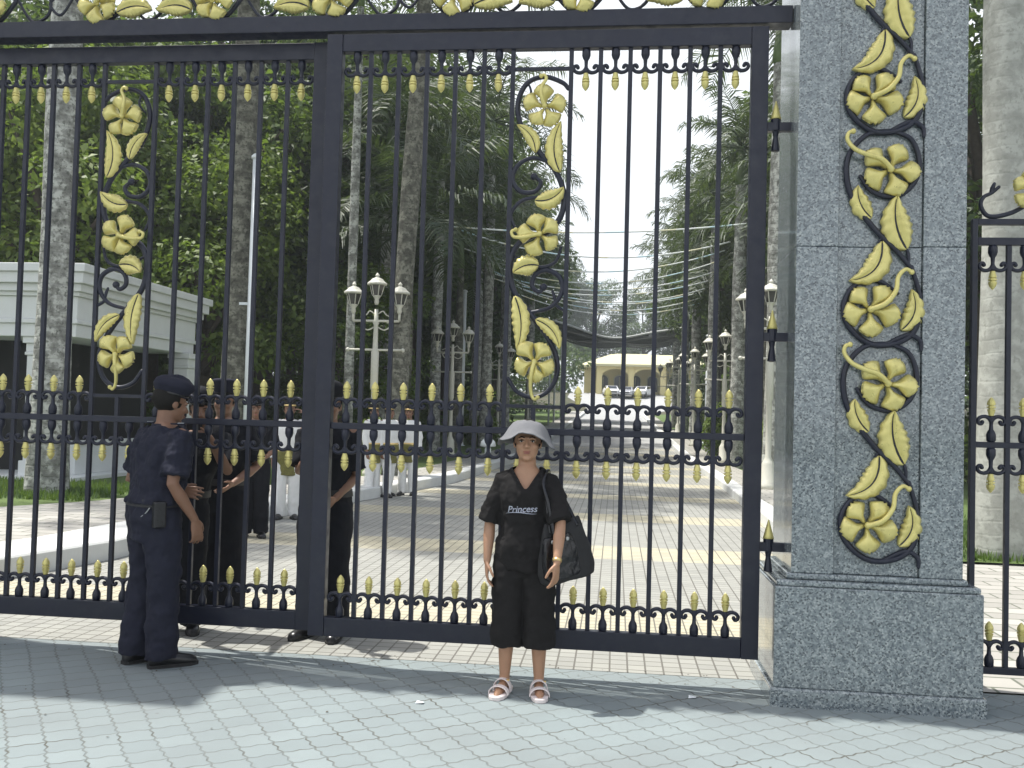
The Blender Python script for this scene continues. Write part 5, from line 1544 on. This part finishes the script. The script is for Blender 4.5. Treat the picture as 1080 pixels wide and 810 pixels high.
for dy in (-0.035, 0.02):
    e0 = bm_ @ Vector((-0.10, -0.03 + dy * 0.6, 0.29)); e1 = bm_ @ Vector((0.085, 0.0 + dy * 0.6, 0.30))
    sh = Vector((-0.113, 0.055 + dy, 0.597))
    g = Geo(); g.tube([e0, e0.lerp(sh, 0.45) + Vector((-0.015, -0.045, 0.02)), sh + Vector((-0.018, -0.085, -0.065)), sh + Vector((-0.01, -0.04, -0.006)), sh + Vector((-0.002, 0.02, 0.0)), sh + Vector((0.01, 0.07, -0.05)), e1.lerp(sh, 0.5) + Vector((0, 0.06, 0.0)), e1], 0.0125, 12, 'round', (1.1, 0.9), smooth=6)
    g.build('strap', M['black_leather'], BG, True)
g = Geo()
for x in (-0.12, -0.02):
    g = Geo(); g.lathe([(0.007, -0.004), (0.011, -0.004), (0.011, 0.004), (0.007, 0.004)], 14, (x, -0.063, 0.245), 'y'); g.xf(bm_); g.build('ring', M['steel'], BG, True)

# ---- the guard with the beret, back to us
gl_ = lambda z: (0.0, -0.055 * max(0, z - 1.0) / 0.45)
G1 = make_person((-2.80, 5.46, 0), radians(143), 'guard in navy uniform and beret seen from behind outside the left gate leaf', 1.71, 1.16, 'skin_dark', radians(2), radians(10), (0, -0.03), gl_,
    arms={-1: dict(elbow=(-0.255, 0.02, 1.12), wrist=(-0.255, -0.13, 0.90), hand=(0.02, -0.25, -1), palm=(1, 0.1, 0.1), thumb=(0.1, -1, 0.0), curl=0.4),
          1: dict(elbow=(0.285, 0.03, 1.115), wrist=(0.12, -0.20, 1.04), hand=(-0.8, -0.5, 0.0), palm=(0, 0.3, -1), thumb=(0, -0.5, 1))},
    legs={-1: dict(knee=(-0.11, -0.02, 0.49), ankle=(-0.115, -0.02, 0.085), toe=(-0.35, -1, 0)), 1: dict(knee=(0.085, 0.0, 0.49), ankle=(0.085, 0.05, 0.085), toe=(0.10, -1, 0))}, voxel=0.006)
shirt(G1, M['navy'], 0.99, 0.84, 0.040, 0.034, 0.0, 0.058, 'shirt', 0.0075, 1.45)
trousers(G1, M['navy'], 0.05, 0.022, 0.026, 0.042, 1.02, 'trousers', 0.0075)
belt(G1, M['belt'], 1.00, 0.05, 0.034)
g = Geo(); torso(g, G1['s'], G1['wf'] * 0.52, 0.018, 1.435, 1.475, gl_); g.build('collar', M['navy'], G1['T'], True)
hair(G1, -0.075, 0.03, 1.035); beret(G1, M['navy']); shoes(G1, M['boot'])
s1 = G1['s']
for sd in (-1, 1):
    sh = G1['A'][sd]['sh']; g = Geo(); g.cbox(sh + Vector((-0.045 * sd, 0.0, 0.073)) * s1, (0.10, 0.045, 0.010)); o = g.build('epaulette', M['navy'], G1['T'], False, 0.004)
    g = Geo(); g.cbox(sh + Vector((-0.005 * sd, 0.0, 0.0785)) * s1, (0.012, 0.035, 0.004)); g.build('rank_bar', M['pole_white'], o)
g = Geo(); g.cbox((-0.20, 0.07, 0.93), (0.05, 0.075, 0.16)); g.build('radio_pouch', M['black_leather'], G1['T'], False, 0.012)
g = Geo(); g.tube([(0.02, 0.135, 0.965), (-0.05, 0.142, 0.90), (-0.12, 0.125, 0.925), (-0.16, 0.11, 0.97)], 0.0035, 6, smooth=4); g.build('key_chain', M['steel'], G1['T'], True)
g = Geo(); g.box((0.03, 0.128, 0.80), (0.12, 0.134, 0.803)); 

# ---- dark uniformed men behind the bars
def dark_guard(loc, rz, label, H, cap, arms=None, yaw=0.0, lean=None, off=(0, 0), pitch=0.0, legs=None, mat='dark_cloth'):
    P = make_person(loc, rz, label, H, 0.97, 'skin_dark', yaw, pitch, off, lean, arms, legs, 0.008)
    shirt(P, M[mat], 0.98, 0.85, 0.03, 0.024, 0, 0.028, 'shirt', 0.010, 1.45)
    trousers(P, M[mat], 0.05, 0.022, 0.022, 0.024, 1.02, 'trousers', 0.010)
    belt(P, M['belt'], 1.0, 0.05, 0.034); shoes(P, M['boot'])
    if cap == 'peak': peaked_cap(P, M['navy'])
    else: beret(P, M[mat])
    hair(P, -0.06, 0.03, 1.03)
    return P
la = lambda z: (0.10 * max(0, z - 0.9) / 0.5, -0.02)
D1 = dark_guard((-3.02, 6.28, 0), 0.25, 'man in dark uniform raising a phone with both hands behind the left gate leaf', 1.66, 'beret',
    {-1: dict(elbow=(-0.13, -0.20, 1.16), wrist=(0.03, -0.36, 1.42), hand=(0.3, -0.15, 0.7), palm=(0.8, -0.2, -0.2), thumb=(0.2, -0.6, 0.8)), 1: dict(elbow=(0.34, -0.18, 1.18), wrist=(0.24, -0.36, 1.42), hand=(-0.3, -0.15, 0.7), palm=(-0.8, -0.2, -0.2), thumb=(-0.2, -0.6, 0.8))}, 0.15, la)
PH = empty('mobile_phone', (-3.02 + 0.20, 6.28 - 0.31, 1.455), 'small dark phone held up by the man in dark uniform behind the gate', 'phone', rz=0.25)
g = Geo(); g.box((-0.065, -0.008, -0.035), (0.065, 0.006, 0.035)); o = g.build('phone_body', M['phone'], PH, False, 0.006)
g = Geo(); g.box((-0.055, 0.0062, -0.029), (0.055, 0.0075, 0.029)); g.build('screen', M['car_glass'], PH)
g = Geo(); g.lathe([(0.001, 0), (0.008, 0.001), (0.009, 0.003), (0.001, 0.004)], 12, (0.04, -0.0125, 0.015), 'y'); g.build('camera_lens', M['steel'], PH)
D2 = dark_guard((-2.99, 6.85, 0), 0.15, 'tall man in dark uniform and peaked cap standing behind the man with the phone', 1.74, 'peak', {-1: dict(elbow=(-0.25, 0.02, 1.12), wrist=(-0.12, -0.18, 0.98)), 1: dict(elbow=(0.26, 0.03, 1.12), wrist=(0.14, -0.2, 1.0))}, 0.1)
D3 = dark_guard((-4.38, 11.0, 0), 0.3, 'man in dark uniform and beret farther back, beside the nearest white guard', 1.68, 'beret', {1: dict(elbow=(0.25, 0.0, 1.12), wrist=(0.16, -0.22, 1.02))}, 0.0)
D4 = dark_guard((-1.995, 6.33, 0), -0.1, 'man in dark uniform half hidden behind the meeting stiles of the gate', 1.73, 'beret', {-1: dict(elbow=(-0.165, -0.08, 1.14), wrist=(-0.02, -0.24, 1.27), hand=(0.5, -0.2, 0.4), palm=(0.4, 0, 0.6)), 1: dict(elbow=(0.19, 0.07, 1.12), wrist=(0.12, -0.12, 0.97))}, 0.3, None)
g = Geo(); g.box((-0.05, -0.004, -0.035), (0.05, 0.004, 0.035))
C_ = empty('green_slip', (-1.995 + 0.06, 6.33 - 0.335, 1.335), 'small pale green slip of paper held by the man behind the meeting stiles', 'paper', rz=0.2)
g.build('paper', simple('green_paper', (0.25, 0.55, 0.36), 0.8), C_); C_.rotation_euler = (0.3, 0.9, 0.2)
D5 = dark_guard((-4.72, 9.55, 0), 0.5, 'man in dark uniform mostly hidden behind the shoulder of the beret guard', 1.68, 'beret')

# ---- ceremonial guards in white
WG = 'ceremonial guards in white along the kerb'
def white_guard(loc, rz, label, arms=None, yaw=0.0, legs=None):
    P = make_person(loc, rz, label, 1.68, 1.0, 'skin_dark', yaw, 0, (0, 0), None, arms, legs, 0.0095, group=WG)
    shirt(P, M['white_cloth'], 0.94, 1.92, 0.024, 0.018, 0, 0.02, 'tunic', 0.011, 1.46)
    trousers(P, M['white_cloth'], 0.05, 0.018, 0.016, 0.02, 1.0, 'trousers', 0.011)
    g = Geo(); torso(g, P['s'], 1.0, 0.04, 0.64, 1.0, P['lean']); o = sculpt(g, 'sash_skirt', M['green_gold'], P['T'], 0.012, 2, 0.02)
    belt(P, M['watch'], 1.0, 0.05, 0.036); shoes(P, M['boot']); songkok(P); hair(P, -0.06, 0.03, 1.02)
    g = Geo(); torso(g, P['s'], 0.50, 0.014, 1.445, 1.485, P['lean']); g.build('collar', M['green_gold'], P['T'], True)
    return P
white_guard((-4.66, 12.95, 0), 0.35, 'guard in white tunic raising a hand to his cap, nearest of the white guards', {1: dict(elbow=(0.40, -0.06, 1.36), wrist=(0.22, -0.14, 1.56), hand=(-0.6, -0.1, 0.35), palm=(-0.3, -0.3, -0.8), thumb=(-0.4, -0.5, 0.2))})
white_guard((-3.90, 17.35, 0), 0.1, 'guard in white tunic facing the gate with a rifle grounded beside his leg')
white_guard((-4.42, 16.75, 0), 1.1, 'guard in white tunic turned sideways beside the lamp post, left of the pair', yaw=0.1)
white_guard((-4.17, 16.95, 0), 0.9, 'guard in white tunic standing just right of the lamp post, right of the pair', legs={-1: dict(knee=(-0.10, -0.10, 0.49), ankle=(-0.10, -0.10, 0.085)), 1: dict(knee=(0.09, 0.05, 0.49), ankle=(0.10, 0.16, 0.085))})
RF = empty('rifle', (-4.21, 17.20, 0), 'dark rifle held upright with its butt on the ground beside a white guard', 'rifle')
g = Geo(); g.prism([(-0.05, 0.0), (0.06, 0.0), (0.03, 0.26), (0.012, 0.44), (-0.022, 0.44), (-0.03, 0.24)], 'x', -0.02, 0.02); g.build('stock', M['bark'], RF, False, 0.006)
g = Geo(); g.tube([(0, 0, 0.44), (0, 0, 1.05)], [0.014, 0.010], 8); g.cbox((0, 0, 0.52), (0.035, 0.06, 0.18)); g.cbox((0, -0.06, 0.50), (0.022, 0.07, 0.10)); g.build('barrel', M['boot'], RF, False)

# small scraps of litter on the paving
for x, y, lab in ((-1.02, 5.02, 'small white scrap of paper lying on the grey paving left of the woman'), (0.47, 5.42, 'small white scrap of paper lying near the foot of the granite pillar')):
    g = Geo(); g.add([(-0.022, -0.012, 0.004), (0.020, -0.016, 0.010), (0.024, 0.013, 0.005), (-0.018, 0.016, 0.012), (-0.022, -0.012, 0.002), (0.020, -0.016, 0.008), (0.024, 0.013, 0.003), (-0.018, 0.016, 0.010)], [(0, 1, 2, 3), (7, 6, 5, 4), (0, 4, 5, 1), (1, 5, 6, 2), (2, 6, 7, 3), (3, 7, 4, 0)])
    o = g.build('paper_scrap', M['pole_white'], None, loc=(x, y, 0)); tag(o, lab, 'litter')
rgl = np.random.default_rng(77); Q = []
for i in range(420):
    x, y = rgl.uniform(-7, 4), rgl.uniform(0.8, 5.8)
    if i % 3: y = rgl.uniform(5.6, 5.95)
    a = rgl.uniform(0, 6.28); l = rgl.uniform(0.006, 0.02); d = np.array([cos(a), sin(a), 0.15]) * l; w = np.array([-sin(a), cos(a), 0.1]) * l * 0.35; p = np.array([x, y, 0.004])
    Q.append([p, p + d * .5 + w, p + d, p + d * .5 - w])
tag(link('leaf_litter', quads_mesh('leaf_litter', np.array(Q), M['bark'])), 'specks of dry leaf and grit scattered over the paving', 'leaf litter', kind='stuff')

# ------------------------------------------------------------------ humid air
k = NT('haze')
v = k.n('VolumePrincipled', Color=(0.86, 0.93, 0.97), Density=0.0011, Anisotropy=0.3)
k.t.links.new(v.outputs[0], k.out.inputs['Volume'])
g = Geo(); g.box((-130, -45, -1.2), (130, 330, 48))
tag(g.build('haze', k.m), 'thin pale haze hanging in the humid air', 'haze', kind='stuff')
